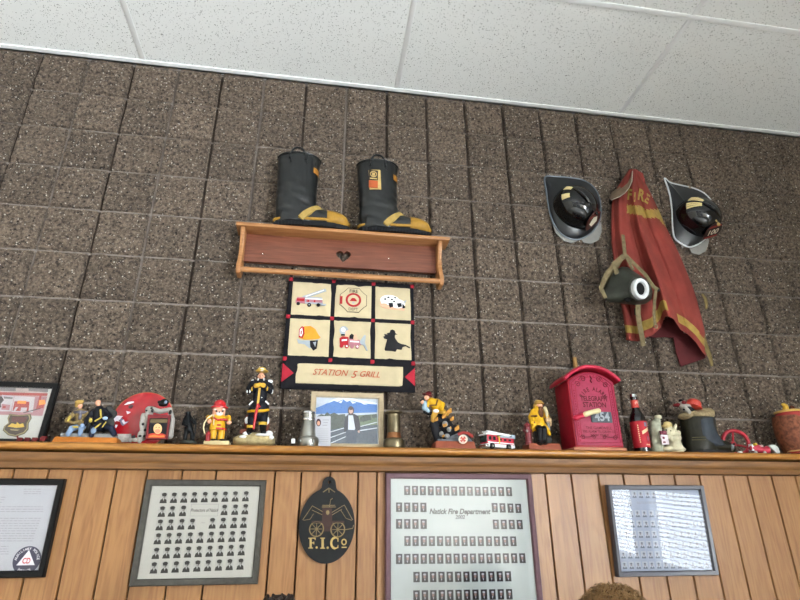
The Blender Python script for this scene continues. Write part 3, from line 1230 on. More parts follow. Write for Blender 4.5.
    if patch:
        lab = wrap(-2.08, -1.50, .195, .297, gold, 'label_patch')
        q = MB()
        yq = y - .0665
        xq = xb0 + .0975 - .012 + dxs * .25 - .026
        q.mt(2).bx(xq - .020, xq + .020, yq + .0005, yq + .004, zb_ + .240, zb_ + .291)
        q.mt(0).bx(xq - .020, xq + .020, yq, yq + .004, zb_ + .20, zb_ + .236)
        q.mt(1).tube([(xq + .014 * math.cos(t), yq, zb_ + .270 + .014 * math.sin(t)) for t in [2 * PI * i / 16 for i in range(16)]], .0022, 6, closed=True)
        q.mt(1).bx(xq - .007, xq + .007, yq - .0005, yq + .003, zb_ + .262, zb_ + .278)
        q.mt(1).bx(xq - .016, xq + .016, yq - .0005, yq + .003, zb_ + .244, zb_ + .250)
        q.build('label_print', [mat('label_orange', 'a4512c', .5), gold, mat('label_black', '2a2420', .5)], lab)


boot('black rubber fire boot with yellow toe and no label, left one on the shelf', 275.5, 156, False, -.030)
boot('black rubber fire boot with yellow toe and an orange and gold label on its shaft', 360.5, 160, True, -.050)

# ------------------------------------------------------------------ the quilted banner
yq = -.021
qx0, qx1 = at(289, 279, yq).x, at(413.5, 285, yq).x
qz0, qz1 = at(347, 390.5, yq).z, at(347, 280.5, yq).z
QW, QH = qx1 - qx0, qz1 - qz0
qb = thing('quilted_banner', 'black and cream quilted wall banner with six stitched fire pictures, hanging under the shelf', 'banner', ((qx0 + qx1) / 2, 0, qz0))
cloth_k = mat('black_cloth', '131217', .85, var=.2, scale=90, bump=.4)
cloth_c = mat('cream_cloth', 'bcae8e', .85, var=.05, scale=30, bump=.5, bscale=45)
cloth_r = mat('red_cloth', '9c2130', .8, var=.1, bump=.3)


def puffy(x0, x1, z0, z1, yb, h, n=18, edge=.012, seed=0):
    mb = MB()
    g = []
    for j in range(n + 1):
        row = []
        for i in range(n + 1):
            a, b = i / n, j / n
            x, z = x0 + (x1 - x0) * a, z0 + (z1 - z0) * b
            e_ = min(a, 1 - a) * (x1 - x0), min(b, 1 - b) * (z1 - z0)
            q = min(1, min(e_) / edge)
            wv = noise.noise(Vector((x * 28 + seed, z * 9, seed))) * .0022 + noise.noise(Vector((x * 60, z * 25, seed + 4))) * .001
            row.append(Vector((x, yb - h * math.sqrt(q) - wv * q, z)))
        g.append(row)
    vs = [p for r in g for p in r]
    fs = [(j * (n + 1) + i, j * (n + 1) + i + 1, (j + 1) * (n + 1) + i + 1, (j + 1) * (n + 1) + i) for j in range(n) for i in range(n)]
    mb.add(vs, fs)
    return mb


m_ = puffy(qx0, qx1, qz0, qz1, yq + .002, .008, 40, .012, 1)
m_.bx(qx0 + .001, qx1 - .001, yq, yq + .010, qz0 + .001, qz1 - .001)
m_.build('backing', cloth_k, qb)
QX = lambda f: qx0 + QW * f
QZ = lambda f: qz1 - QH * f
cols = [(.034, .337), (.368, .655), (.687, .972)]
rws = [(.048, .358), (.392, .722)]
for r in rws:
    for c in cols:
        puffy(QX(c[0]), QX(c[1]), QZ(r[1]), QZ(r[0]), yq - .006, .0035, 18, .006, c[0] * 9 + r[0] * 5).build('picture_square', cloth_c, qb)
puffy(QX(.102), QX(.905), QZ(.955), QZ(.785), yq - .006, .0035, 26, .006, 31).build('name_strip', cloth_c, qb)
for fz in (.025, .375, .75):
    for fx in (.017, .352, .671, .985):
        puffy(QX(fx) - .0085, QX(fx) + .0085, QZ(fz) - .0085, QZ(fz) + .0085, yq - .0055, .004, 4, .003, fx).build('corner_square', cloth_r, qb)
for s in (0, 1):
    xa_, xm = (QX(.004), QX(.088)) if s == 0 else (QX(.996), QX(.918))
    MB().slab([(xa_, QZ(.79)), (xa_, QZ(.95)), (xm, QZ(.872))], yq - .009, yq - .005).build('red_triangle', cloth_r, qb)
YA = yq - .0118
AP = [mat('stitch_grey', '9aa3ab', .7), mat('stitch_red', 'a02028', .7), mat('stitch_black', '17161a', .7), mat('stitch_white', 'e2e2e2', .7),
      mat('stitch_orange', 'cf8f2c', .7), mat('stitch_peach', 'd8a88c', .7), mat('stitch_rose', 'a8707a', .7), cloth_c]


def app(name, ci, ri, polys):
    """polys in the square's own 0..1 frame, x right, y down"""
    x0, x1 = QX(cols[ci][0]), QX(cols[ci][1])
    z1_, z0_ = QZ(rws[ri][0]), QZ(rws[ri][1])
    mb = MB()
    for k, (m, pts) in enumerate(polys):
        mb.mt(m).slab([(x0 + (x1 - x0) * p[0], z1_ - (z1_ - z0_) * p[1]) for p in pts], YA - .0003 * k, YA + .003)
    mb.build(name, AP, qb, smooth=False)


def cc(x, y, r, ry=None, n=18, a0=0.0, a1=2 * PI):
    return circ(x, y, r, ry, n, a0, a1, a1 != 2 * PI)


app('ladder_truck_picture', 0, 0, [
    (0, [(.26, .45), (.84, .17), (.87, .25), (.34, .50)]), (3, [(.34, .44), (.80, .215), (.81, .235), (.36, .46)]),
    (6, [(.10, .58), (.14, .48), (.34, .48), (.34, .66), (.10, .66)]), (1, [(.13, .52), (.32, .52), (.32, .60), (.13, .60)]), (0, [(.34, .46), (.76, .46), (.80, .66), (.34, .66)]),
    (6, [(.36, .54), (.78, .54), (.78, .62), (.36, .62)]), (3, [(.34, .50), (.78, .50), (.78, .53), (.34, .53)]), (2, cc(.17, .68, .045)), (2, cc(.45, .70, .05)), (2, cc(.68, .69, .045)), (0, cc(.45, .70, .02)), (1, [(.40, .56), (.44, .56), (.44, .62), (.40, .62)]), (1, [(.56, .56), (.60, .56), (.60, .62), (.56, .62)]), (0, [(.74, .66), (.88, .66), (.86, .70), (.74, .70)])])
mx_ = []
for k in range(4):
    a = PI / 2 * k
    for t, r in ((-.62, .40), (-.40, .44), (0, .40), (.40, .44), (.62, .40)):
        mx_.append((.5 + r * .92 * math.cos(a + t), .48 + r * .92 * math.sin(a + t)))
inn = [(.5 + (x - .5) * .965, .48 + (y - .48) * .965) for x, y in mx_]
app('fire_badge_picture', 1, 0, [(2, mx_), (7, inn), (1, [(.13, .38), (.20, .38), (.20, .62), (.13, .62)]), (1, cc(.5, .48, .215, .215, 28)), (7, cc(.5, .48, .155, .155, 28)),
    (1, [(.40, .52), (.60, .52), (.57, .46), (.53, .42), (.46, .42), (.43, .46)]), (0, [(.47, .55), (.53, .55), (.52, .60), (.48, .60)])])
tm = MB()
x0, x1 = QX(cols[1][0]), QX(cols[1][1])
tm.text('FIRE', (x0 + x1) / 2, QZ(rws[0][0]) - .032, YA - .0022, .020, 0, .01)
tm.text('DEPT', (x0 + x1) / 2, QZ(rws[0][1]) + .034, YA - .0022, .017, 0, .0)
tm.build('badge_lettering', AP[2], qb, smooth=False)
app('spotted_dog_picture', 2, 0, [
    (5, [(.12, .50), (.30, .52), (.62, .62), (.84, .68), (.80, .72), (.50, .70), (.26, .68), (.14, .60)]), (3, cc(.40, .42, .27, .16, 20)), (3, cc(.62, .52, .22, .14, 18)), (3, cc(.28, .48, .13, .12, 14)),
    (2, cc(.36, .34, .035, .025, 8)), (2, cc(.46, .40, .03, .025, 8)), (2, cc(.27, .40, .03, .03, 8)), (2, cc(.55, .34, .03, .02, 8)), (2, cc(.52, .46, .03, .025, 8)), (2, [(.36, .52), (.48, .50), (.50, .62), (.40, .66)]), (2, [(.60, .52), (.72, .50), (.74, .60), (.64, .64)]), (2, [(.76, .52), (.84, .62), (.76, .66)]), (0, [(.80, .46), (.86, .40), (.87, .42), (.82, .50)]), (5, cc(.24, .60, .10, .06, 12))])
app('yellow_helmet_picture', 0, 1, [
    (0, [(.20, .56), (.30, .60), (.62, .60), (.74, .54), (.66, .76), (.52, .80), (.40, .70), (.24, .68)]), (2, [(.52, .60), (.72, .58), (.70, .80), (.62, .86), (.54, .76)]), (0, [(.60, .64), (.68, .62), (.66, .76)]),
    (4, [(.28, .30), (.36, .22), (.52, .20), (.64, .28), (.72, .42), (.78, .50), (.74, .54), (.40, .58), (.26, .54)]), (1, [(.24, .30), (.30, .22), (.36, .24), (.38, .42), (.34, .54), (.24, .52)]), (3, [(.26, .32), (.31, .26), (.34, .40), (.31, .50), (.26, .48)]), (1, [(.28, .34), (.31, .34), (.31, .44), (.28, .44)])])
app('fire_engine_picture', 1, 1, [
    (0, cc(.27, .28, .12, .12, 16)), (3, cc(.25, .26, .06, .06, 12)), (2, [(.20, .38), (.30, .38), (.30, .42), (.20, .42)]), (5, [(.32, .30), (.42, .26), (.44, .48), (.30, .48)]),
    (1, [(.16, .50), (.24, .44), (.40, .46), (.40, .66), (.18, .70)]), (6, [(.40, .50), (.70, .52), (.74, .66), (.40, .68)]), (2, [(.42, .42), (.48, .36), (.54, .40), (.52, .50), (.42, .50)]), (5, [(.54, .40), (.60, .36), (.64, .54), (.54, .54)]),
    (0, [(.70, .56), (.82, .38), (.86, .40), (.84, .60), (.92, .80), (.88, .80), (.80, .66), (.72, .64)]), (1, cc(.22, .70, .05)), (1, cc(.36, .71, .05)), (3, cc(.36, .71, .025)), (6, cc(.50, .71, .05)), (6, cc(.64, .71, .05)), (3, cc(.64, .71, .025)), (3, [(.22, .54), (.36, .52), (.36, .56), (.22, .58)]), (3, [(.44, .56), (.68, .57), (.68, .60), (.44, .59)])])
app('firefighter_silhouette', 2, 1, [
    (2, [(.34, .34), (.32, .30), (.40, .28), (.42, .21), (.48, .19), (.54, .22), (.56, .29), (.61, .32), (.55, .33), (.54, .40), (.57, .46), (.63, .54), (.72, .58), (.84, .60), (.96, .66), (.95, .69), (.84, .64), (.76, .66), (.72, .74), (.60, .73), (.56, .80), (.46, .78), (.28, .78), (.26, .74), (.30, .58), (.33, .47), (.25, .45), (.22, .40), (.27, .38), (.25, .32)])])
nm = MB()
xm = QX(.49)
nm.text('STATION', xm - .073, QZ(.862), YA - .0015, .035, -.01, .006, wscale=.92, shear=.35)
nm.text('5', xm + .020, QZ(.872), YA - .0015, .042, -.1, .005, shear=.3)
nm.text('GRILL', xm + .083, QZ(.866), YA - .0015, .034, -.01, .006, wscale=.95, shear=.35)
nm.build('name_lettering', mat('stitch_rust', 'ad5238', .7), qb, smooth=False)

# ------------------------------------------------------------------ helmets on the wall
hb = mat('helmet_black', '08090b', .09, var=.15)
hbr = mat('helmet_brim_black', '12161a', .35, var=.15)
clear = mat('smoky_shield', '7d7c78', .25, var=.08)
sticker = mat('cream_sticker', 'd8c48c', .35, var=.06)
edge_w = mat('edge_white', 'c9cdd0', .35, var=.05)
edge_g = mat('edge_grey', '5c646c', .3, var=.05)


def helmet(label, K, brim, cen, ax, tail, Hd, front, edge, flaps, stick, style):
    """K maps crop pixels; brim outline lies near the wall, the dome rises from it towards the room"""
    y0 = -.027
    c = at(*K(*cen), y0)
    root = thing('fire_helmet', label, 'helmet', (c.x, 0, c.z), 'fire helmets hung on the block wall')
    pts = [at(*K(*p), y0) for p in brim]
    n = 64
    sm = []
    m = len(pts)
    for i in range(n):          # smooth closed outline
        t = i / n * m
        k = int(t)
        f_ = t - k
        p0, p1, p2, p3 = (pts[(k + q) % m] for q in (-1, 0, 1, 2))
        sm.append(.5 * ((2 * p1) + (-p0 + p2) * f_ + (2 * p0 - 5 * p1 + 4 * p2 - p3) * f_ ** 2 + (-p0 + 3 * p1 - 3 * p2 + p3) * f_ ** 3))
    a, b = ax
    tv = Vector((tail[0], 0, tail[1])).normalized()      # towards the tail of the brim
    sv = Vector((-tv.z, 0, tv.x))
    def dome(ph, r, h):
        return c + tv * (a * r * math.cos(ph)) + sv * (b * r * math.sin(ph)) + Vector((0, h, 0))
    br = MB()
    ring0 = [p + Vector((0, .012 + .02 * max(0, -(p - c).dot(tv)), 0)) for p in sm]
    angs = [math.atan2((p - c).dot(sv) / b, (p - c).dot(tv) / a) for p in sm]
    ringi = [dome(t, 1.0, -.012) for t in angs]
    ringb = [dome(t, .97, -.004) for t in angs]
    mid = [p.lerp(q, .5) + Vector((0, -.004, 0)) for p, q in zip(ring0, ringi)]
    br.rings([[p + Vector((0, .004, 0)) for p in ring0], ring0, mid, ringi, ringb], cap=False)
    br.rings([[p + Vector((0, .004, 0)) for p in ring0], ringb], cap=False)
    br.build('brim', hbr, root, angle=60)
    MB().tube(ring0, .0042, 8, closed=True).build('brim_edge', edge, root)
    N = 48
    prof = [(1.0, 0), (.995, .12), (.97, .3), (.92, .48), (.84, .64), (.72, .78), (.56, .89), (.38, .96), (.2, .99), (.02, 1.0)]
    dm = MB()
    rs = []
    for r, h in prof:
        ring = []
        for i in range(N):
            ph = 2 * PI * i / N
            rib = 1 + .018 * max(0, math.cos(ph * 8 + PI * 0)) ** 6 * math.sin(min(1, h * 1.2) * PI)
            ring.append(dome(ph, r * rib, -.01 - Hd * h * (1 + (rib - 1) * .6)))
        rs.append(ring)
    dm.rings(rs)
    dm.build('shell', hb, root, angle=70)
    # comb along the crown from the tail to the front
    cm = MB()
    path = [dome(0 if s > 0 else PI, abs(s), -.012 - Hd * math.sqrt(max(0, 1 - s * s)) * 1.02) for s in [.93 - 1.86 * i / 20 for i in range(21)]]
    cm.tube(path, [.003 + .004 * math.sin(PI * i / 20) for i in range(21)], 8)
    cm.build('comb', hb, root)
    # front shield standing at the front of the crown
    fv = Vector((front[0], 0, front[1])).normalized()
    tv0, sv0 = tv, sv
    fp = dome(math.atan2(fv.dot(sv), fv.dot(tv)), .99, -.02)
    tv = -fv
    sv = Vector((-tv.z, 0, tv.x))
    up = (Vector((0, -1, 0)) + tv * .42).normalized()
    fm = MB()
    o_ = -tv * .008
    wd, hh = .052, Hd * .80
    ol = [fp + sv * (wd * x) + up * (hh * z) + o_ for x, z in ((-.8, 0), (.8, 0), (1, .3), (.9, .7), (.55, .9), (.25, 1.0), (0, 1.08), (-.25, 1.0), (-.55, .9), (-.9, .7), (-1, .3))]
    fm.prism(ol, -tv * .004)
    f = fm.build('front_shield', mat('shield_leather_' + style, '3a1d18' if style == 'a' else '241512', .45, var=.15), root, smooth=False)
    hd_ = MB()
    hp = fp + up * (hh * 1.02) + o_
    hd_.tube([fp + up * hh * .6 + tv * .01, hp + tv * .012, hp - tv * .012], .0045, 8)
    hd_.ell(hp - tv * .013, (.008, .008, .008), 10, 7)
    hd_.build('shield_holder', gold if style == 'b' else hb, root)
    sh_ = MB()
    base = fp + o_ - tv * .0048
    def shp(x, z):
        return base + sv * (wd * x) + up * (hh * z)
    if style == 'a':
        sh_.mt(0).add([shp(-.5, .25), shp(.2, .12), shp(.6, .4), shp(.1, .72), shp(-.45, .6)], [(0, 1, 2, 3, 4)])
        sh_.mt(1).add([shp(-.9, .75), shp(.85, .75), shp(.55, .88), shp(-.55, .88)], [(0, 1, 2, 3)])
        sh_.build('shield_print', [mat('shield_white', 'd8d2bc', .4), mat('shield_red', '74291f', .4)], f, smooth=False)
    else:
        vs, fs = text_mesh('100', .02)
        sh_.mt(0).add([shp(-p[0] * .9, .38 + p[1] * .5) for p in vs], fs)
        sh_.mt(1).add([shp(-.85, .72), shp(.85, .72), shp(.6, .86), shp(-.6, .86)], [(0, 1, 2, 3)])
        sh_.mt(1).add([shp(-.8, .04), shp(.8, .04), shp(.8, .14), shp(-.8, .14)], [(0, 1, 2, 3)])
        sh_.build('shield_print', [mat('shield_white', 'd8d2bc', .4), mat('shield_red2', '8c2a26', .4)], f, smooth=False)
    tv, sv = tv0, sv0
    for fl in flaps:
        q = [at(*K(*p), -.008) for p in fl]
        MB().prism(q, (0, -.005, 0)).build('eye_shield', clear, root, smooth=False, bevel=.0015)
    for (ph0, ph1, r0, r1, cnt) in stick:
        for k in range(cnt):
            p0 = ph0 + (ph1 - ph0) * k / cnt
            p1 = ph0 + (ph1 - ph0) * (k + .78) / cnt
            q = MB()
            g = []
            for i in range(6):
                r = r0 + (r1 - r0) * i / 5
                row = []
                for j in range(6):
                    p = p0 + (p1 - p0) * j / 5
                    h = math.sqrt(max(0, 1 - r ** 2.6))
                    s_ = dome(p, r * 1.03, -.010 - Hd * h * 1.035)
                    row.append(s_)
                g.append(row)
            q.add([p for rr in g for p in rr], [(i * 6 + j, i * 6 + j + 1, (i + 1) * 6 + j + 1, (i + 1) * 6 + j) for i in range(5) for j in range(5)])
            q.build('sticker', sticker, root, solid=.001)


helmet('black fire helmet with two cream square stickers on its shell, left of the red coat', lambda x, y_: (536 + x / 7.05, 165 + y_ / 7.05),
       [(70, 75), (150, 73), (250, 80), (340, 98), (405, 138), (450, 205), (466, 285), (460, 370), (425, 440), (370, 490), (300, 516), (230, 503), (170, 460), (120, 380), (95, 280), (78, 170)],
       (258, 322), (.112, .099), (-.62, .78), .112, (.62, -.78), edge_g,
       [[(112, 410), (135, 480), (190, 535), (250, 555), (290, 540), (285, 500), (200, 470)], [(310, 515), (330, 550), (390, 560), (440, 530), (462, 470), (458, 400), (420, 440)]],
       [(-.05, .36, .60, .84, 1), (.62, 1.05, .60, .84, 1)], 'a')
helmet('black fire helmet with white brim edge and streaked yellow stickers, right of the red coat', lambda x, y_: (655 + x / 6.667, 170 + y_ / 6.667),
       [(72, 45), (110, 75), (190, 95), (270, 115), (335, 145), (385, 195), (410, 260), (408, 340), (385, 400), (340, 455), (290, 490), (235, 505), (180, 480), (140, 445), (128, 380), (124, 280), (112, 180), (95, 110)],
       (262, 335), (.108, .098), (-.80, .60), .112, (.35, -.94), edge_w,
       [[(150, 450), (180, 530), (200, 500), (190, 470)], [(215, 500), (240, 555), (290, 568), (335, 545), (358, 480), (345, 440), (300, 480)]],
       [(.18, .62, .40, .86, 3), (-.42, .02, .40, .86, 3)], 'b')

# ------------------------------------------------------------------ the red turnout coat
coat_m = mat('coat_red', '7a342d', .85, var=.22, scale=9, bump=.5, bscale=70)
coat_y = mat('coat_yellow_trim', '8f793a', .6, var=.14, scale=40)
coat_d = mat('coat_lining', '4a1a1c', .85, var=.2, scale=20)
coat_o = mat('coat_collar', '6f5f4e', .8, var=.15, bump=.3)
UL = [(169, 629), (174, 626), (180, 622), (188, 617), (196, 613), (206, 611.5), (225, 611), (245, 611.5), (265, 614), (290, 618), (315, 623), (332, 625.5), (341, 626), (370, 628)]
UR = [(169, 637), (174, 641), (180, 644), (188, 648), (196, 652), (206, 657), (225, 665), (245, 675), (265, 684), (290, 694), (315, 701), (332, 705), (341, 706), (370, 707)]
BOT = [(0, 340), (.16, 341.5), (.24, 338), (.34, 335), (.46, 327), (.52, 318), (.56, 316), (.64, 319), (.70, 330), (.78, 334), (.88, 343), (.95, 352), (1.0, 357)]


def ip(tab, t):
    for i in range(len(tab) - 1):
        if t <= tab[i + 1][0]:
            f_ = (t - tab[i][0]) / (tab[i + 1][0] - tab[i][0])
            return tab[i][1] + (tab[i + 1][1] - tab[i][1]) * max(0, f_)
    return tab[-1][1]


cr = at(635, 175, -.03)
coat = thing('turnout_coat', 'faded red firefighter coat with yellow bands hanging on the block wall', 'coat', (at(660, 340, -.03).x, 0, at(660, 366, -.03).z))
NS, NT = 72, 90


def coat_pt(s, t, back=False):
    vb = ip(BOT, s)
    v = 169 + t * (vb - 169)
    a, b = ip(UL, v), ip(UR, v)
    # folds run from the hook down to the hem
    u = a + (b - a) * s
    env = math.sin(PI * min(1, max(0, s))) ** .55
    dep = .014 + (.050 + .030 * t) * env
    amp = .007 + .032 * min(1, t * 1.6)
    fo = (abs(math.cos(PI * (3.1 * s + .10 + .35 * (1 - t)))) * 2 - 1.1) * .75 + math.cos(2 * PI * (5.3 * s + .37 - .5 * t)) * .28 + noise.noise(Vector((s * 5, t * 4, 2))) * .5 + noise.noise(Vector((s * 14, t * 11, 7))) * .16
    y = -.014 - dep - amp * fo * env
    if back:
        y = -.010 - .004 * env
    return u, v, y


cm = MB()
vsn = []
idx = {}
for side in (0, 1):
    for j in range(NT + 1):
        for i in range(NS + 1):
            s, t = i / NS, j / NT
            u, v, y = coat_pt(s, t, side == 1)
            idx[(side, i, j)] = len(vsn)
            vsn.append(at(u, v, y))
cm.v = vsn


def coat_mat(s, t):
    u, v, _ = coat_pt(s, t)
    c_ = ip([(620, 210), (627, 209), (641, 210.5), (645, 214), (651, 213.5), (658, 213.5), (664, 221), (671, 230), (690, 250)], u)
    if abs(v - c_) < 4.3 and u > 627:
        return 1
    hb_ = ip(BOT, s) - v
    if s < .60 and 7 < hb_ < (17 if s > .2 else 16):
        return 1
    if s >= .70 and 7.5 < hb_ < 17:
        return 1
    return 0


for j in range(NT):
    for i in range(NS):
        cm.f.append([idx[(0, i, j)], idx[(0, i + 1, j)], idx[(0, i + 1, j + 1)], idx[(0, i, j + 1)]])
        cm.m.append(coat_mat((i + .5) / NS, (j + .5) / NT))
        cm.f.append([idx[(1, i, j)], idx[(1, i, j + 1)], idx[(1, i + 1, j + 1)], idx[(1, i + 1, j)]])
        cm.m.append(2)
for j in range(NT):
    for i in (0, NS):
        cm.f.append([idx[(0, i, j)], idx[(0, i, j + 1)], idx[(1, i, j + 1)], idx[(1, i, j)]])
        cm.m.append(0)
for i in range(NS):
    cm.f.append([idx[(0, i, 0)], idx[(1, i, 0)], idx[(1, i + 1, 0)], idx[(0, i + 1, 0)]])
    cm.m.append(0)
cm.build('coat_body', [coat_m, coat_y, coat_d], coat, angle=80)
# lining of the cuff and of the hem, hanging lower behind
ln = MB()
def sheet(pts, y0, bulge, name, m, th=.004):
    q = MB()
    q.prism([at(u, v, y0 + bulge * k) for (u, v, k) in pts], (0, th, 0))
    return q.build(name, m, coat, smooth=False)
sheet([(641, 330, 0), (668, 318, 0), (682, 318, 0), (684, 338, .5), (664, 337, 0), (650, 337.5, 0)], -.020, -.01, 'hem_lining', coat_d)
sheet([(673, 333, 0), (690, 334, 0), (704, 343, 0), (705.5, 358, -.5), (699, 360.5, -.3), (681, 366.5, 0), (676, 352, 0)], -.022, -.01, 'cuff_lining', coat_d)
lt_ = MB()
# letters across the shoulders
for ch, u, v, sz, rt in (('F', 629.5, 195, 15, -.10), ('I', 634.8, 197.5, 13, -.1), ('R', 641, 195.5, 15.5, -.25), ('E', 647, 199, 13, -.45)):
    vs, fs = text_mesh(ch, .035)
    pts = []
    for a, b in vs:
        uu, vv = u + (a * math.cos(rt) - b * math.sin(rt)) * sz * .66, v - (a * math.sin(rt) + b * math.cos(rt)) * sz
        t0 = (vv - 169) / (335 - 169)
        aa, bb = ip(UL, vv), ip(UR, vv)
        s0 = min(1, max(0, (uu - aa) / (bb - aa)))
        t0 = (vv - 169) / (ip(BOT, s0) - 169)
        _, _, y = coat_pt(s0, t0)
        pts.append(at(uu, vv, y - .0035))
    lt_.add(pts, fs)
lt_.build('lettering', coat_y, coat, smooth=False)
# collar folded over to the left, with piping
cg = MB()
outer = [(632, 171), (629, 175), (624, 182), (618, 188), (612, 192), (609.5, 197), (611.5, 200)]
inner = [(632.5, 171), (632, 181), (629, 188), (625, 193), (620, 196.5), (615, 198.5), (611.5, 200)]
rs = []
for i, (p, q) in enumerate(zip(outer, inner)):
    k = math.sin(PI * i / 6)
    A, Bq = at(p[0], p[1], -.045), at(q[0], q[1], -.088 - .014 * k)
    M_ = A.lerp(Bq, .5) + Vector((0, -.012 * k, 0))
    rs.append([A, M_, Bq, Bq + Vector((0, .005, 0)), M_ + Vector((0, .005, 0)), A + Vector((0, .005, 0))])
cg.rings(rs)
cg.build('collar', coat_o, coat, angle=60)
MB().tube([at(q[0], q[1], -.089 - .014 * math.sin(PI * i / 6)) for i, q in enumerate(inner)], .0022, 6).build('collar_piping', mat('piping_grey', 'a39a8c', .6), coat)
# red flap above the hook
MB().limb([at(634, 172, -.05), at(640, 175, -.045), at(643, 182, -.04)], [.014, .017, .012]).build('hanging_loop', coat_m, coat, remesh=.005, relax=2)
# black slab painting the shaded gap behind the collar, buckle straps at the right
MB().prism([at(610, 198, -.03), at(618, 198, -.03), at(617, 203, -.03), at(610.5, 203, -.03)], (0, .012, 0)).build('collar_gap_shade', black, coat, smooth=False)
sg = MB()
sg.tube([at(u, v, y) for u, v, y in ((703, 335, -.045), (705, 343, -.05), (708, 352, -.05), (710.5, 358, -.045), (712, 366, -.035))], [.010, .012, .013, .011, .007], 8, flat=.3)
sg.build('side_strap', mat('olive_web', '6a5b38', .8, var=.2), coat)
MB().tube([at(u, v, y) for u, v, y in ((702, 294, -.05), (705, 298, -.05), (706.5, 304, -.045), (706, 309, -.04))], [.006, .009, .009, .006], 8, flat=.35).build('side_tab', mat('olive_web', '6a5b38'), coat)
p = at(613, 240, -.03)
MB().ell(at(613.7, 247, -.032), (.005, .004, .005), 10, 6).build('snap', chrome, coat)

# the iron hook the coat hangs on
hk = at(634, 174, -.02)
tag(MB().tube([(hk.x, .01, hk.z - .01), (hk.x, -.03, hk.z - .01), (hk.x, -.045, hk.z), (hk.x, -.045, hk.z + .012)], .004, 8).lathe([(.016, 0), (.016, .004)], (hk.x, -.006, hk.z - .01), 14, M=Matrix.Rotation(PI / 2, 3, 'X')).build('coat_hook', black),
    'small black hook in the block wall holding the red coat', 'hook')

# ------------------------------------------------------------------ the breathing mask
K = lambda x, y_: (590 + x / 5.45, 235 + y_ / 5.45)
mask = thing('breathing_mask', 'grey-green rubber breathing mask with white ring hanging in front of the red coat', 'mask', at(626, 300, -.09))
rubber = mat('mask_rubber', '34362f', .45, var=.2, scale=30)
web = mat('olive_strap', '6d6147', .85, var=.25, scale=60, bump=.4)
bo = [(70, 330), (78, 280), (100, 235), (130, 195), (170, 168), (205, 172), (245, 200), (290, 230), (325, 262), (342, 310), (335, 355), (300, 378), (250, 384), (195, 378), (130, 372), (90, 362)]
rc = (276, 293)
n = len(bo)
rs = []
for k in range(8):
    f_ = k / 7
    g_ = [1.0, 1.03, .98, .90, .78, .64, .52, .44][k]
    y = -.122 - .083 * f_
    ring = []
    for i, p in enumerate(bo):
        cen = (215 + (rc[0] - 215) * f_, 280 + (rc[1] - 280) * f_)
        th = math.atan2(p[1] - rc[1], p[0] - rc[0])
        tgt = (rc[0] + 58 * math.cos(th), rc[1] + 58 * math.sin(th))
        w_ = min(1, max(0, (f_ - .0) / 1.0)) ** 1.4
        q = (p[0] * (1 - w_) + tgt[0] * w_, p[1] * (1 - w_) + tgt[1] * w_)
        ring.append(at(*K(*q), y))
    rs.append(ring)
mb = MB().rings(rs)
mb.build('facepiece', rubber, mask, angle=80, remesh=.006, relax=4)
yr = -.219
rg_ = MB()
cR = at(*K(*rc), yr)
ax_ = Vector((.25, -.93, -.25)).normalized()
Mr = ax_.to_track_quat('Z', 'Y').to_matrix()
R0 = .045
rg_.lathe([(R0 * .58, -.02), (R0 * .6, .002), (R0 * .66, .006), (R0 * .95, .006), (R0, .002), (R0, -.012), (R0 * .9, -.02)], cR, 32, False, Mr)
rg_.build('white_ring', mat('ring_white', 'c7cacb', .35, var=.04), mask)
MB().lathe([(R0 * .6, -.004), (R0 * .55, -.014), (R0 * .2, -.018), (.001, -.018)], cR, 24, True, Mr).build('valve', black, mask)
cl = MB()
cl.tube([cR - ax_ * .014 + Mr @ Vector((R0 * 1.06 * math.cos(t), R0 * 1.06 * math.sin(t), 0)) for t in [2 * PI * i / 28 for i in range(28)]], .005, 8, closed=True)
cl.build('clamp_band', rubber, mask)
for (x, y_, yy_, r) in ((95, 338, -.128, .014), (205, 350, -.172, .015), (368, 298, -.145, .010), (135, 228, -.140, .007)):
    c = at(*K(x, y_), yy_)
    MB().ell(c, (r, r * .8, r)).ell(c + Vector((0, -r * .7, 0)), (r * .6, r * .4, r * .6)).build('buckle', black, mask)
st = MB()
def strap(pts, r=.009, nm='strap'):
    MB().tube([at(*K(x, y_), yy_ - .056) for x, y_, yy_ in pts], r, 8, flat=.35).build(nm, web, mask)
strap([(85, 345, -.08), (60, 290, -.09), (90, 215, -.085), (150, 140, -.085), (190, 110, -.09)], .011)
strap([(150, 215, -.09), (130, 160, -.085), (185, 115, -.09)], .013)
strap([(180, 0, -.065), (186, 60, -.075), (190, 110, -.09), (215, 150, -.10), (235, 190, -.105)], .009)
strap([(190, 105, -.085), (250, 165, -.09), (300, 215, -.10), (345, 280, -.105), (370, 298, -.11)], .010)
strap([(360, 300, -.11), (352, 360, -.105), (348, 430, -.10), (356, 490, -.10)], .007)
strap([(262, 380, -.13), (262, 430, -.115), (272, 500, -.10), (285, 560, -.075), (290, 605, -.06)], .012)
MB().limb([at(*K(150, 205), -.125), at(*K(120, 200), -.115), at(*K(95, 250), -.11)], [.012, .016, .012]).limb([at(*K(170, 130), -.115), at(*K(130, 180), -.115)], [.012, .016]).build('head_net', web, mask, remesh=.006, relax=2)
c = at(*K(258, 420), -.162)
MB().box(c, (.026, .008, .03), Matrix.Rotation(.15, 3, 'Y')).build('strap_buckle', black, mask, bevel=.002)
c = at(*K(358, 495), -.142)
MB().tube([c + Vector((.007 * math.cos(t), 0, .011 * math.sin(t))) for t in [2 * PI * i / 16 for i in range(16)]], .0028, 6, closed=True).build('strap_ring', web, mask)

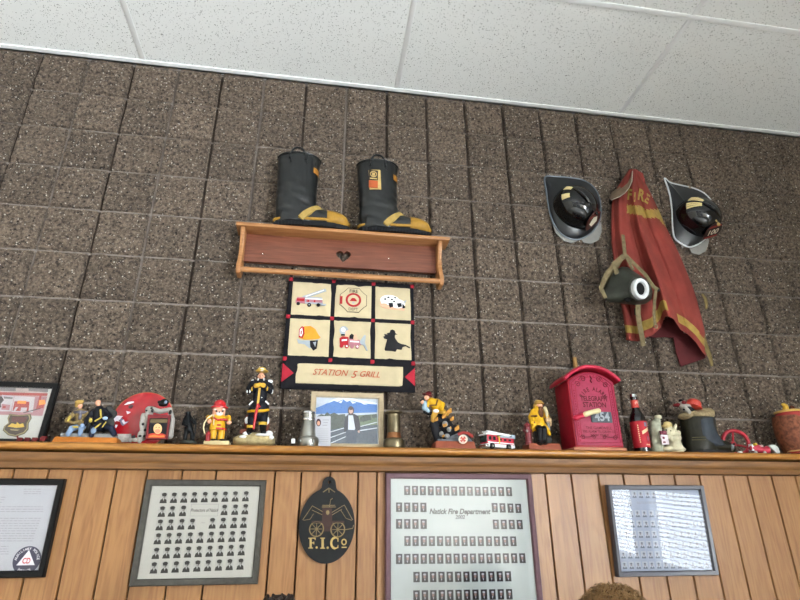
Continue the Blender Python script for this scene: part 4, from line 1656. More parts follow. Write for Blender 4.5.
# ------------------------------------------------------------------ things on the ledge
class Fig:
    """a thing standing on the ledge at depth y, its shapes placed where the photograph shows them"""
    def __init__(self, name, label, cat, u, y, group=None):
        self.y = y
        self.x = at(u, 443, y).x
        self.s = pxs(u, 430, y)
        self.root = thing(name, label, cat, (self.x, y, ZL), group)

    def p(self, u, v, dy=0.0):
        return at(u, v, self.y + dy)

    def part(self, name, m, ops, remesh=.0028, relax=1, parent=None, **kw):
        mb = MB()
        s = self.s
        for op in ops:
            if op[0] == 'L':
                r = op[2]
                pts = [self.p(*q) for q in op[1]]
                mb.limb(pts, [q * s for q in r] if isinstance(r, (list, tuple)) else r * s)
            elif op[0] == 'E':
                _, u, v, ru, rv = op[:5]
                rd = op[5] if len(op) > 5 else ru
                dy = op[6] if len(op) > 6 else 0
                ro = Matrix.Rotation(op[7], 3, 'Y') if len(op) > 7 else None
                mb.ell(self.p(u, v, dy), (ru * s, rd * s, rv * s), rot=ro)
            elif op[0] == 'B':     # box between pixel corners, depth d in px
                _, u0, v0, u1, v1, d = op[:6]
                dy = op[6] if len(op) > 6 else 0
                a, b = self.p(u0, v1, dy), self.p(u1, v0, dy)
                mb.bx(a.x, b.x, self.y + dy - d * s / 2, self.y + dy + d * s / 2, max(ZL, a.z), b.z)
            elif op[0] == 'T':
                mb.tube([self.p(*q) for q in op[1]], [q * s for q in op[2]] if isinstance(op[2], (list, tuple)) else op[2] * s, 8)
            elif op[0] == 'H':     # ring band: u, v, radius, height in px
                _, u, v, r, h = op[:5]
                dy = op[5] if len(op) > 5 else 0
                c = self.p(u, v, dy)
                mb.lathe([(r * s, -h * s / 2), (r * s, h * s / 2)], c, 20)
            elif op[0] == 'Y':     # lathe about a vertical axis: u, [(r px, v)]
                _, u, pr = op[:3]
                dy = op[3] if len(op) > 3 else 0
                vm = pr[len(pr) // 2][1]
                c = self.p(u, vm, dy)
                mb.lathe([(r * s, max(ZL, self.p(u, v, dy).z) - c.z) for r, v in pr], c, 28)
            elif op[0] == 'P':     # outline given thickness
                _, pts, d = op[:3]
                dy = op[3] if len(op) > 3 else 0
                q = [self.p(u, v, dy) for u, v in pts]
                mb.prism([(a.x, self.y + dy - d * s / 2, a.z) for a in q], (0, d * s, 0))
        return mb.build(name, m, parent or self.root, remesh=remesh, relax=relax if remesh else 0, zmin=ZL + .0002, **kw)

    def parts(self, name, m, ops, remesh=.0026, **kw):
        for op in ops:
            self.part(name, m, op if isinstance(op, list) else [op], remesh, **kw)

    def plinth(self, name, m, u0, u1, vt, d, taper=.0, dy=0.0, bevel=.003):
        a, b = self.p(u0, vt, dy), self.p(u1, vt, dy)
        s = self.s
        mb = MB()
        x0, x1, y0, y1 = a.x, b.x, self.y + dy - d * s / 2, self.y + dy + d * s / 2
        t = taper * s
        mb.rings([[Vector(q) for q in ((x0, y0, ZL), (x1, y0, ZL), (x1, y1, ZL), (x0, y1, ZL))], [Vector(q) for q in ((x0 + t, y0 + t, a.z), (x1 - t, y0 + t, a.z), (x1 - t, y1 - t, a.z), (x0 + t, y1 - t, a.z))]])
        return mb.build(name, m, self.root, bevel=bevel)


# framed fire-engine picture at the far left
fr = Frame('framed_engine_picture', 'black framed fire engine picture with a shield patch at the left ledge end', 'picture frame',
           (-40, 384), (57.5, 386), (-58, 447.5), (46, 447.5), -.075, -.10)
fr.root.location.z = max(fr.root.location.z, ZL)
fr.border(.020, black, .018)
fr.sheet(mat('picture_mat', 'b0b0aa', .7, var=.02), 'mat_board', y=-.006)
K = lambda x, y_: (x / 9.375, 380 + y_ / 9.375)
ph = MB()
pm_ = [mat('photo_pale', 'a3938f', .4), mat('photo_red', '943833', .4), mat('photo_dark', '3a3234', .4), mat('photo_orange', 'd8863a', .4), mat('photo_pink', '9c7076', .4), mat('photo_white', 'aea8ac', .4), mat('photo_grey', '6c6668', .4)]
def pp(m, pts, l):
    ph.mt(m)
    fr.poly(ph, [K(*q) for q in pts], -.0063 - .0002 * l)
pp(0, [(-200, 90), (455, 90), (395, 365), (-260, 345)], 0)
pp(6, [(-200, 95), (150, 95), (150, 130), (-200, 130)], 1); pp(6, [(270, 105), (455, 110), (450, 140), (270, 130)], 1)
pp(1, [(-200, 135), (450, 150), (445, 175), (-200, 165)], 2); pp(4, [(-200, 165), (445, 180), (400, 360), (-240, 345)], 1)
pp(2, [(-20, 180), (20, 180), (40, 215), (10, 250), (15, 280), (-20, 300)], 3); pp(5, [(20, 165), (135, 175), (105, 320), (0, 320)], 2); pp(6, [(40, 180), (125, 190), (120, 205), (40, 200)], 4); pp(4, [(20, 250), (100, 260), (90, 310), (15, 305)], 4); pp(1, [(30, 270), (60, 270), (55, 290), (28, 290)], 5)
pp(5, [(140, 175), (330, 185), (310, 330), (110, 325)], 3); pp(1, [(140, 225), (280, 230), (270, 320), (120, 315)], 4); pp(3, [(170, 220), (250, 222), (245, 250), (165, 248)], 5); pp(5, [(150, 280), (175, 280), (150, 315), (130, 315)], 5); pp(5, [(200, 285), (260, 285), (250, 315), (195, 318)], 5)
pp(3, [(370, 215), (425, 210), (430, 250), (400, 270), (365, 265)], 5); pp(1, [(360, 265), (420, 255), (410, 290), (355, 295)], 6); pp(1, [(380, 150), (400, 150), (360, 300), (340, 300)], 4)
pp(2, [(220, 330), (380, 290), (382, 297), (225, 337)], 6)
ph.build('photo_print', pm_, fr.root, smooth=False, local=True)
sp_ = MB()
def patch(pts, m, y0):
    sp_.mt(m).slab([fr.L(*K(*q)) for q in pts], y0 - .002, y0)
shp_ = [(95, 345), (180, 355), (290, 345), (300, 385), (272, 430), (270, 490), (235, 530), (150, 560), (80, 545), (30, 500), (45, 460), (85, 430), (75, 385)]
def shrink(pts, k):
    cx_, cy_ = sum(p[0] for p in pts) / len(pts), sum(p[1] for p in pts) / len(pts)
    return [(cx_ + (p[0] - cx_) * k, cy_ + (p[1] - cy_) * k) for p in pts]
patch(shp_, 0, -.0065); patch(shrink(shp_, .93), 1, -.0075); patch(shrink(shp_, .86), 2, -.0085)
patch([(120, 375), (265, 378), (240, 425), (115, 420)], 3, -.0095)
patch([(80, 465), (120, 435), (160, 445), (170, 425), (190, 445), (225, 435), (235, 470), (160, 478)], 4, -.0095)
patch([(100, 490), (190, 495), (170, 505), (110, 500)], 1, -.0095)
sp_.build('shield_patch', [mat('patch_olive', '50482c', .7), mat('patch_gold', '8c8058', .7), mat('patch_brown', '33241a', .7), mat('patch_maroon', '4c1c22', .7), mat('patch_yellow', 'c4a23a', .7)], fr.root, smooth=False, local=True)
fr.pane(-.0118)

g = Fig('toy_train', 'tiny dark red toy train in front of the framed fire engine picture', 'toy train', 34, -.145)
for u in (20, 27.5, 35, 43):
    g.part('wagon', maroon, [('B', u - 3.2, 437.6, u + 3.2, 441.5, 4)], 0, bevel=.002)
    g.part('wheel', black, [('E', u - 2, 441.6, 1.1, 1.1, .5, -.009), ('E', u + 2, 441.6, 1.1, 1.1, .5, -.009)], 0)
g.part('chimney', maroon, [('T', [(17.5, 438, 0), (17.5, 436, 0)], .9), ('B', 42, 436.4, 47, 438, 4)], 0)
g.part('coupling', black, [('T', [(17, 440.3, 0), (50, 440.3, 0)], .6)], 0)

# two firefighters seated together
g = Fig('firefighter_pair_figurine', 'figurine of two firefighters sitting side by side on an orange wooden base', 'figurine', 88, -.118)
g.plinth('base', mat('orange_wood', 'b06a28', .4, var=.12), 56, 121, 437.5, 20, 2)
g.part('slab', grey, [('B', 63, 435, 116, 438, 16)], 0, bevel=.002)
g.parts('head', skin, [[('E', 80.3, 406, 2.5, 3.0), ('L', [(80, 408.5, 0), (80, 411, 0)], 1.5)], [('E', 98, 402.7, 2.9, 3.4), ('L', [(98.5, 405, 0), (99, 409, 0)], 1.7)]])
g.part('hair', mat('straw_hair', 'a8894a', .7, var=.2, bump=.8), [('E', 79, 402.5, 4.2, 3.0), ('E', 76.7, 405, 2.0, 3.0), ('E', 82, 401.5, 2.2, 2)])
g.part('tan_coat', mat('mottled_tan', '85714a', .7, var=.35, scale=160), [('L', [(80, 413, 0), (80.5, 420, 0), (81, 427, 0)], [5, 5.2, 5.5]), ('L', [(75, 412.5, 0), (68.5, 418.5, -.01), (66.5, 421, -.012)], [2.6, 2.4, 2.2]), ('L', [(67, 421, -.01), (74, 423, -.022), (81, 420.5, -.025)], [2.0, 1.8, 1.5]), ('L', [(85.5, 412.5, 0), (89, 418, -.01), (85, 423, -.02)], [2.6, 2.2, 2])])
g.part('collar', mat('slate_shirt', '57545c', .7, var=.3), [('L', [(74.5, 412.5, -.004), (80, 412, -.015), (86, 412.5, -.004)], [2, 2.2, 2]), ('E', 80, 417, 2, 5, 1.5, -.02)])
g.part('blue_jeans', mat('blue_jeans', '7a8faa', .7, var=.2), [('L', [(78, 427, -.005), (71.5, 428.5, -.035), (68, 434, -.035)], [3.4, 3.2, 2.6]), ('L', [(83, 427, -.005), (81, 428, -.035), (80, 434, -.03)], [3.2, 2.8, 2.4])])
g.parts('glove', mat('pale_blue', '9db4d4', .5), [('E', 82.3, 425.3, 2.4, 1.9, 1.8, -.04), ('E', 105.2, 418.2, 3.0, 2.0, 1.8, -.04)])
g.part('navy_coat', navy, [('L', [(99, 411, 0), (99.5, 418, 0), (100, 426, 0)], [5.8, 6.2, 6.2]), ('L', [(93.5, 411, 0), (87.5, 418, -.012), (85.5, 424, -.025)], [2.8, 2.6, 2.3]), ('L', [(104.5, 410.5, 0), (110, 416, -.012), (106, 419, -.03)], [2.9, 2.7, 2.3])])
g.part('navy_trousers', mat('navy_trousers', '1c2234', .65, var=.3), [('L', [(98, 426, -.005), (93, 428.5, -.035), (91.5, 435, -.035)], [3.6, 3.3, 2.8]), ('L', [(104, 426, -.005), (111, 428, -.03), (114, 434, -.025)], [3.6, 3.4, 3.0])])
g.part('blue_knees', mat('blue_jeans', '7a8faa'), [('E', 93.5, 430.5, 3.0, 3.6, 2, -.043)])
g.parts('yellow_stripe', mat('stripe_yellow', 'b8a24c', .5, var=.2), [('L', [(100.5, 410, -.022), (101, 416, -.027)], 1.2), ('L', [(95, 421, -.030), (102, 417, -.032)], 1.0), ('L', [(95, 428, -.052), (100.5, 423.5, -.03)], 1.0), ('E', 90.5, 420.5, 2, 2.6, 1.6, -.022), ('L', [(102, 427.5, -.035), (106, 422, -.030)], .8), ('L', [(70, 417, -.022), (68, 420.5, -.025)], 1.5), ('E', 75.5, 427, 3.4, 1.3, 1.5, -.045)])
g.part('rock', mat('dark_rock', '3c3c3a', .8, var=.3), [('E', 109, 409.5, 4.5, 4.5, 3, .02), ('E', 113, 414, 4.5, 5, 3, .02), ('E', 88, 428, 4.5, 8, 4, .02), ('E', 106, 424, 9, 10, 3, .024)], .004)

# red plate standing against the wall
g = Fig('red_plate', 'round glossy red plate with white patches standing behind the spotted dog figurine', 'plate', 139.5, -.055)
pr = [(.001, -.004), (.07, -.004), (.098, -.012), (.103, -.012), (.103, -.009), (.098, -.006), (.07, .003), (.001, .003)]
Mx = Matrix.Rotation(PI / 2 - .12, 3, 'X')
cP = Vector((at(139.5, 430, -.055).x, -.05, ZL + .1025))
g.part('dish', mat('red_glaze', 'a3141e', .22, var=.2, scale=25, coat=.4), [], 0)
bpy.data.objects.remove(g.root.children[0])
MB().lathe(pr, cP, 56, True, Mx).build('dish', mat('red_glaze', 'a3141e'), g.root, angle=50)
MB().tube([cP + Mx @ Vector((.1035 * math.cos(t), .1035 * math.sin(t), -.0105)) for t in [2 * PI * i / 64 for i in range(64)]], .0016, 6, closed=True).build('gilt_rim', mat('gilt', 'a8683c', .4, var=.2), g.root)
ptn = MB()
K = lambda x, y_: (108 + x / 10.71, 390 + y_ / 10.71)
nrm = Mx @ Vector((0, 0, 1))
if nrm.y > 0:
    nrm = -nrm


def onplate(x, y_, l):
    u, v = K(x, y_)
    d = RX * ((u - 400) / F) + RD * ((v - 300) / F) + RF
    p0 = cP + nrm * (.0052 + .0003 * l)
    r_ = None
    for _ in range(3):
        q = CAM + d * ((p0 - CAM).dot(nrm) / d.dot(nrm))
        r_ = (q - cP - nrm * nrm.dot(q - cP)).length
        lift = .0052 + max(0, min(1, (r_ - .07) / .028)) * .0078
        p0 = cP + nrm * (lift + .0004 * l)
    return q
for l, (m, pts) in enumerate([
        (0, [(60, 310), (75, 280), (110, 275), (160, 280), (135, 305), (150, 320), (110, 320), (125, 340), (95, 330), (75, 340)]), (1, [(120, 320), (150, 300), (185, 340), (225, 335), (190, 365), (160, 385), (140, 370)]), (0, [(145, 330), (170, 315), (180, 345), (215, 340), (170, 370)]),
        (0, [(170, 160), (215, 128), (275, 120), (280, 135), (230, 150), (195, 158)]), (2, [(215, 180), (245, 150), (275, 165), (255, 195), (225, 195)]), (0, [(195, 225), (245, 235), (230, 250), (205, 260)]),
        (3, [(100, 470), (250, 470), (250, 560), (130, 560), (110, 520)]), (2, [(250, 490), (290, 480), (300, 540), (255, 540)]), (0, [(80, 370), (105, 375), (85, 410), (75, 390)])]):
    ptn.mt(m).add([onplate(x, y_, l) for x, y_ in pts], [tuple(range(len(pts)))])
ptn.build('glaze_pattern', [mat('glaze_white', 'cfc6cc', .3), mat('glaze_violet', '6a6078', .3), mat('glaze_dark', '33141c', .3), mat('glaze_grey', 'a39a94', .35, var=.3, scale=90)], g.root, smooth=False)

# spotted dog holding a little picture frame
g = Fig('spotted_dog_figurine', 'spotted white dog figurine holding a small framed portrait beside the red plate', 'figurine', 156, -.125)
wm = mat('dog_white', '9a958e', .5, var=.12)
g.part('dog_body', wm, [('E', 149.3, 409.5, 4.3, 3.6, 3.6), ('L', [(148, 411, 0), (146.5, 415, 0)], [2.4, 1.9]), ('L', [(152, 409, .008), (160, 411.5, .008), (170, 409.5, .005)], [3, 2.8, 2.6]), ('L', [(150, 412, .012), (146, 424, .012), (142.5, 437, .008)], [3.5, 4.6, 4.4]), ('L', [(141, 434, 0), (139.5, 441, -.008)], [3.4, 2.6]), ('L', [(143, 415, .005), (141, 424, -.003), (141.5, 430, -.006)], [2.2, 1.9, 1.7]), ('L', [(170, 410, .005), (172.5, 420, .006), (170, 436, .008)], [2.6, 3, 3.5])], .003)
g.parts('spot', black, [('E', 146.5, 410.5, 1.1, 1.0, .7, -.016), ('E', 151.5, 408, 1.2, 1.1, .7, -.013), ('E', 152.5, 410.5, 1.2, 2, .9, -.008), ('E', 143.2, 424, 1.4, 1.6, 1, -.012), ('E', 145, 430, 1.3, 1.5, 1, -.012), ('E', 140, 436, 1.6, 1.2, 1, -.015), ('E', 133.5, 439.5, 1.4, 1.3, 1.2, 0), ('E', 144.5, 436, 1.5, 1.1, 1, -.014), ('E', 170.5, 412, 1.5, 2.5, 1.3, -.007)], 0)
g.part('hind_paw', wm, [('E', 136, 440, 4, 2.4, 3, 0), ('E', 131, 440, 2.8, 2, 2.5, .005)])
g.part('hat', black, [('E', 163, 404.6, 5.0, 2.2, 4, .004), ('E', 164.5, 402, 4.6, 3.4, 3.6, .004), ('E', 159.5, 402, 2.4, 1.8, 2, .006)], .002)
g.part('hat_badge', mat('badge_steel', '7888a0', .3), [('E', 165.8, 402, 1.6, 1.8, .8, -.007)], 0)
a = K
pfr = MB()
fo = [(428, 262), (668, 268), (632, 525), (402, 520)]
fi = [(448, 300), (645, 300), (618, 512), (424, 512)]
yF = -.125 - .024
A_ = [at(*K(*p), yF) for p in fo]
B_ = [at(*K(*p), yF) for p in fi]
mb = MB()
for i in range(4):
    j = (i + 1) % 4
    mb.prism([A_[i], A_[j], B_[j], B_[i]], (0, .012, 0))
mb.build('portrait_frame', mat('frame_red', '70262a', .4, var=.1), g.root, smooth=False, zmin=ZL + .0002)
mb = MB()
q = lambda m, pts, l: mb.mt(m).add([at(*K(*p), yF + .004 - .0003 * l) for p in pts], [tuple(range(len(pts)))])
q(0, fi, 0); q(1, [(455, 275 + 35), (640, 310), (632, 350), (450, 350)], 1); q(2, [(432, 470), (480, 462), (580, 466), (618, 480), (612, 512), (424, 512)], 1)
q(3, circ(532, 415, 46, 56, 18), 2); q(4, circ(532, 440, 30, 22, 12), 3); q(5, circ(515, 400, 6, 5, 8), 4); q(5, circ(548, 400, 6, 5, 8), 4); q(6, [(440, 490), (500, 478), (540, 490), (600, 485), (606, 505), (436, 505)], 3)
mb.build('portrait_print', [mat('print_black', '17171b', .4), mat('print_olive', '5e5238', .4), mat('print_red', 'b0382c', .4), mat('print_face', 'd8b07c', .4), mat('print_chin', 'c8876a', .4), ink, mat('print_orange', 'd07a3a', .4)], g.root, smooth=False)
mb = MB().prism([a_ + Vector((0, .012, 0)) for a_ in A_], (0, .004, 0))
mb.build('frame_back', black, g.root, smooth=False, zmin=ZL + .0002)

# black pewter figure
g = Fig('pewter_figurine', 'small all-black standing figurine left of the yellow toy firefighter', 'figurine', 188.5, -.10)
pw_ = mat('black_pewter', '17191b', .4, .6, var=.25)
g.part('statue', pw_, [('E', 188, 414.5, 2.4, 2.6), ('E', 188, 413, 3.1, 1.5), ('L', [(188, 417, 0), (188.5, 424, 0), (189, 429, 0)], [3.6, 3.8, 3.8]), ('L', [(185, 418.5, 0), (183, 424, -.012), (187, 426, -.02)], [1.9, 1.7, 1.4]), ('L', [(191.5, 418.5, 0), (194.3, 423, -.01), (191, 420, -.022)], [1.9, 1.7, 1.4]), ('L', [(187, 428, 0), (185.7, 434, 0), (185, 441, 0)], [2.6, 2.2, 2.2]), ('L', [(190.5, 428, 0), (192, 434, 0), (192.5, 441, 0)], [2.6, 2.2, 2.2]), ('E', 185, 441, 2, 1.4, 3, -.008), ('E', 192.5, 441, 2, 1.4, 3, -.008)], .0024)
g.part('hose', pw_, [('T', [(193.5, 416, -.008), (196, 423, -.01), (195, 432, -.01), (193.5, 440, -.01)], .6)], 0)
g.part('base', mat('dark_base', '33352f', .6), [('Y', 188.5, [(8, 444), (8, 441.6), (7.4, 441.1)])], 0)

# round yellow toy firefighter
g = Fig('toy_firefighter', 'round-bodied wooden firefighter in yellow suit and red helmet holding a hose', 'figurine', 218, -.10)
g.plinth('base', mat('cream_wood', 'c9b98c', .5), 204.5, 230.5, 441.2, 15, .5)
ty = mat('toy_yellow', 'd3a01c', .35, var=.05)
g.part('helmet', redp, [('Y', 220, [(8.6, 408.6), (8.8, 407.4), (6.6, 406.6), (6.4, 404.5), (5.2, 402), (3, 400.4), (.4, 400)])], 0, angle=60)
g.part('head', skin, [('Y', 219.3, [(6.0, 416.5), (6.5, 415), (6.5, 408.5), (6, 407.5)])], 0)
g.part('beard', mat('cotton_white', 'dcd8d2', .8), [('E', 219.5, 413.6, 3.6, 2.2, 1.6, -.024), ('E', 215, 409.5, 1.6, .8, .8, -.023), ('E', 223.5, 409.5, 1.6, .8, .8, -.023)], .0018)
g.parts('eye', ink, [('E', 216.4, 411, 1.1, .9, .7, -.024), ('E', 222.8, 411, 1.1, .9, .7, -.024), ('E', 219.3, 412, .7, .7, .7, -.030)], 0)
g.part('jacket', ty, [('Y', 218.5, [(7.9, 430.5), (7.8, 425), (7.2, 419), (6.4, 416)]), ('L', [(212, 418, 0), (208.5, 417.5, -.008), (209, 420.5, -.014)], [2.4, 2.6, 2.0]), ('L', [(225, 418, 0), (228.5, 417.5, -.006), (229.5, 420, -.012)], [2.4, 2.6, 2.0])], 0)
g.parts('hand', skin, [('E', 209.6, 421.3, 2.3, 2.6, 2.3, -.018), ('E', 229, 422.5, 2.6, 2.4, 2.4, -.014)], 0)
g.part('red_trim', redp, [('H', 218.5, 429.6, 8.1, 1.8), ('L', [(214, 418, -.031), (218, 420, -.034), (224, 419, -.031)], .9), ('B', 216.8, 424.3, 221, 425.6, 1.2, -.030), ('L', [(220.5, 419.6, -.034), (226.5, 419.8, -.026)], 1.2)], 0)
g.part('trousers', ty, [('Y', 213.8, [(3.3, 440), (3.3, 430)]), ('Y', 222, [(3.3, 440), (3.3, 430)])], 0)
g.part('shoe', black, [('E', 213.6, 440.3, 3.2, 1.6, 4.6, -.010)], 0)
g.part('shoe', black, [('E', 222.2, 440.3, 3.2, 1.6, 4.6, -.010)], 0)
g.part('hose', mat('cotton_cream', 'cdbf98', .8), [('T', [(212.5, 415, -.026), (208, 417.5, -.024), (204.3, 423, -.02), (203.4, 428, -.018), (204.6, 433, -.016), (207.5, 436, -.014)], .8)], 0)
g.part('cord', mat('cotton_cream', 'cdbf98'), [('T', [(213.5, 414.5, -.026), (214, 420, -.032), (213.5, 425, -.034)], .6)], 0)
g.part('extinguisher', mat('extinguisher_red', '8a2024', .35), [('Y', 208.6, [(2.5, 441.3), (2.6, 434), (2.0, 432.8), (.9, 432), (.8, 430.8)], -.022)], 0)

# tall firefighter with an axe
g = Fig('axe_firefighter_statuette', 'tall statuette of a firefighter in navy coat and yellow helmet leaning on an axe', 'figurine', 254, -.10)
K5 = lambda x, y_: (225 + x / 6.82, 362 + y_ / 6.82)
g.part('rock_base', mat('pale_rock', 'a3946c', .8, var=.25, scale=80, bump=.6), [('E', 254, 440, 21.5, 6.5, 12), ('E', 243, 441, 10, 5.5, 12), ('E', 265, 440, 10, 6.5, 11), ('E', 255, 437, 14, 4.5, 8), ('E', 254, 443, 21, 4, 13)], .004)
g.parts('snow_patch', white, [('E', 247, 434, 4.5, 2.6, 5, -.02), ('E', 269, 434, 4, 3.4, 5, -.018), ('E', 262, 435, 7, 1.6, 5, -.03), ('E', 243, 437, 4, 1.6, 4, -.032), ('E', 271.5, 437.5, 2.6, 2.2, 3, -.028), ('E', 267.5, 421, 2, 4.5, 2.5, .012), ('E', 246.8, 420.5, 2.2, 4, 2.5, .012)], .0025)
g.parts('brick', mat('brick_rust', '6d3d30', .8), [('B', 240, 429.5, 247, 434, 5, -.01), ('B', 262, 430, 268, 433.5, 5, -.012), ('E', 247, 422, 3, 8, 3, .018), ('E', 267, 424, 3, 8, 3, .018)], .0025)
g.part('coat', navy, [('L', [(261, 382.5, 0), (260.5, 392, 0), (259.5, 402, 0), (258, 410, 0)], [5.6, 7.4, 7.4, 9]), ('L', [(260, 409, 0), (257.8, 411.5, 0)], [9.6, 10.2]), ('L', [(253.5, 382.5, 0), (249, 388.5, -.008), (249.5, 391.5, -.014), (255.5, 387.5, -.035)], [3.4, 3.2, 2.9, 2.5]), ('L', [(268, 382.5, 0), (271, 388.5, -.008), (270, 391.5, -.014), (264.5, 387, -.035)], [3.4, 3.2, 2.9, 2.5])], .0026)
g.part('hem_band', yellow, [('L', [(248.2, 411.5, -.010), (252, 411, -.036), (258, 411, -.045), (264, 410.7, -.036), (268.3, 410, -.010)], 1.5)], .002)
g.part('gloves', mat('glove_yellow', 'd0a23c', .5), [('E', 256.6, 385.6, 3.2, 2.6, 2.6, -.045), ('E', 263, 385.2, 3.2, 2.6, 2.6, -.045), ('E', 259.8, 384, 2, 1.6, 2, -.047)], .0022)
g.parts('cuff', mat('cuff_yellow', 'c9a238', .5), [('E', 252.2, 389, 1.2, 2.6, 2.2, -.030), ('E', 267.2, 388.6, 1.2, 2.6, 2.2, -.030)], 0)
g.parts('white_trim', white, [('E', 247.3, 391.5, 1, 1.6, 1.4, -.018), ('E', 272, 391, 1.2, 3, 1.4, -.012), ('E', 270, 381.5, 3, 2, 2, -.006), ('L', [(249.5, 404.5, -.028), (252.5, 401.5, -.036)], .9), ('L', [(268.5, 404, -.024), (266, 401.5, -.034)], .9), ('E', 253, 380.8, 2, 1.4, 1.6, -.004), ('E', 261.7, 397.5, .6, .6, .5, -.036), ('E', 250, 391, .8, 2.4, 1, -.026)], 0)
g.part('trousers', navy, [('L', [(253.5, 413, 0), (251.6, 421, -.006), (251, 429, -.008)], [5.2, 4.2, 3.6]), ('L', [(263.5, 413, 0), (263.5, 420, -.006), (262.8, 427, -.010)], [5.2, 4.2, 3.6])], .0026)
g.parts('trouser_cuff', mat('cuff_yellow', 'c9a238'), [('H', 250.8, 427, 4.3, 2.6, -.008), ('H', 262.8, 423.8, 4.4, 2.8, -.010)], 0)
g.parts('boot', black, [('L', [(250.5, 429, -.008), (248.5, 432.5, -.03)], [3.4, 2.6]), ('L', [(262.8, 427, -.01), (263.3, 432, -.034)], [3.5, 2.9])], .0024)
g.part('head', skin, [('E', 261.2, 376.4, 3.3, 4.4, 3.8, -.006), ('L', [(261, 379, 0), (261, 382.5, 0)], [2, 2.4]), ('E', 261.2, 377, .8, 1.2, 1, -.022), ('E', 257.8, 376.5, .6, 1.2, .9, 0), ('E', 264.6, 376.5, .6, 1.2, .9, 0)], .0018)
g.parts('sideburn', mat('white_hair', 'd6d2cc', .7), [('E', 258.3, 379.5, 1, 1.6, 1, -.014), ('E', 264, 379.3, 1, 1.6, 1, -.014)], 0)
g.parts('eye', ink, [('E', 259.8, 375.8, .45, .4, .4, -.0205), ('E', 262.6, 375.8, .45, .4, .4, -.0205), ('E', 261.2, 379, .9, .25, .4, -.020)], 0)
g.part('helmet', mat('helmet_yellow', 'd2b14a', .35, var=.08), [('E', 262, 371.2, 6.9, 1.3, 7.5, -.004), ('Y', 262, [(4.8, 371), (4.6, 369.5), (3.6, 368), (1.5, 367.2), (.2, 367)], -.004)], 0, angle=60)
g.part('helmet_front', white, [('E', 262, 369.6, 2.4, 1.9, .9, -.022)], 0)
g.part('axe_handle', mat('axe_wood', 'cba54c', .5), [('T', [(259.6, 388, -.052), (258.6, 397, -.056), (257.6, 406, -.06)], 1.2)], 0)
g.part('axe_head', redp, [('L', [(258, 404.5, -.06), (256, 413, -.062), (253.6, 428.5, -.055)], [1.5, 1.5, 1.2]), ('E', 258.5, 406.5, 2.2, 1.3, 1, -.06)], .002)

# small white cube
g = Fig('white_block', 'tiny white block at the left foot of the silver hose nozzle', 'block', 293, -.14)
g.part('cube', white, [('B', 291, 438.8, 295.3, 443.5, 3.5)], 0, bevel=.002)

# hose nozzles
g = Fig('silver_nozzle', 'silver hose nozzle standing left of the mountain photo', 'nozzle', 308.5, -.12)
g.part('barrel', steel, [('Y', 308.5, [(8, 437.5), (7.9, 435), (7.0, 428), (5.9, 421.5), (5.7, 420.8), (5.7, 418.2), (6.0, 417), (6.0, 414.4)])], 0, angle=40)
g.part('lip', chrome, [('Y', 308.5, [(6.0, 414.4), (6.9, 413.9), (7.1, 412.7), (6.6, 411.8), (5.2, 411.8), (5.2, 413.5)])], 0)
g.part('ring', chrome, [('Y', 308.5, [(5.8, 420.9), (6.9, 420.6), (7.1, 419.7), (6.9, 418.8), (5.8, 418.5)])], 0)
g.part('coupling', steel, [('Y', 308.5, [(9.4, 447), (10.6, 443), (10.8, 440.5), (10.2, 438.7), (8.6, 437), (7.8, 436.8)])], 0, angle=40)
g.parts('lug', steel, [('E', 300.3, 440.5, 1.4, 2, 2.2, -.026), ('E', 313, 440.8, 1.4, 2, 2.2, -.034)], 0)
g = Fig('brass_nozzle', 'dull brass hose nozzle with a copper band standing right of the mountain photo', 'nozzle', 393.8, -.12)
g.part('barrel', brass, [('Y', 393.8, [(6.6, 434), (6.4, 431.5), (6.6, 430.8), (6.6, 417.5), (6.2, 416), (6.4, 414.8), (8.2, 413.6)])], 0, angle=40)
g.part('lip', brass, [('Y', 393.8, [(7.6, 414), (8.9, 413.4), (9.1, 412.6), (8.6, 411.8), (6.4, 411.8), (6.2, 413.5)])], 0)
g.part('band', copper, [('Y', 393.8, [(6.7, 439.2), (7.4, 438.4), (6.9, 434), (6.4, 432.8), (6.2, 432.2)])], 0, angle=40)
g.part('coupling', brass, [('Y', 393.8, [(10.2, 448), (10.4, 444), (10.2, 440.5), (9.4, 439.4), (7.2, 438.6)])], 0, angle=40)

# photo of a person before a mountain
fr = Frame('mountain_photo', 'cream framed photo of a person before a blue mountain, standing between two nozzles', 'picture frame',
           (310.5, 390.5), (383.2, 391), (309, 447), (383.8, 447), -.085, -.13)
fr.root.location.z = ZL
fr.border(.021, mat('cream_frame', 'a7977c', .5, var=.1), .016)
fr.sheet(mat('photo_backing', 'c8ccd2', .5, var=.02), 'photo', y=-.005)
ph = MB()
K = lambda x, y_: (285 + x / 5.333, 370 + y_ / 5.333)
pm_ = [mat('sky_white', 'b0b9c4', .4), mat('mountain_blue', '3f6dae', .4, var=.08), mat('snow_white', 'd3dcea', .4), mat('tree_grey', '474e46', .4, var=.3, scale=150), mat('meadow', '65735a', .4, var=.2, scale=100), mat('field_slate', '474f5a', .4, var=.2, scale=100),
       mat('fence_white', 'c2c8d0', .4), mat('jacket_black', '2b2a33', .4), mat('shirt_white', 'c5ccd4', .4), mat('photo_skin', 'b9998c', .4), mat('hair_brown', '3a2a2a', .4), mat('jeans_dark', '3a4352', .4)]
def pp(m, pts, l):
    ph.mt(m)
    fr.poly(ph, [K(*q) for q in pts], -.0052 - .00025 * l)
pp(0, [(166, 122), (492, 126), (493, 397), (160, 396)], 0)
pp(1, [(166, 190), (210, 172), (255, 150), (300, 132), (340, 134), (390, 148), (440, 158), (490, 168), (490, 214), (166, 222)], 1)
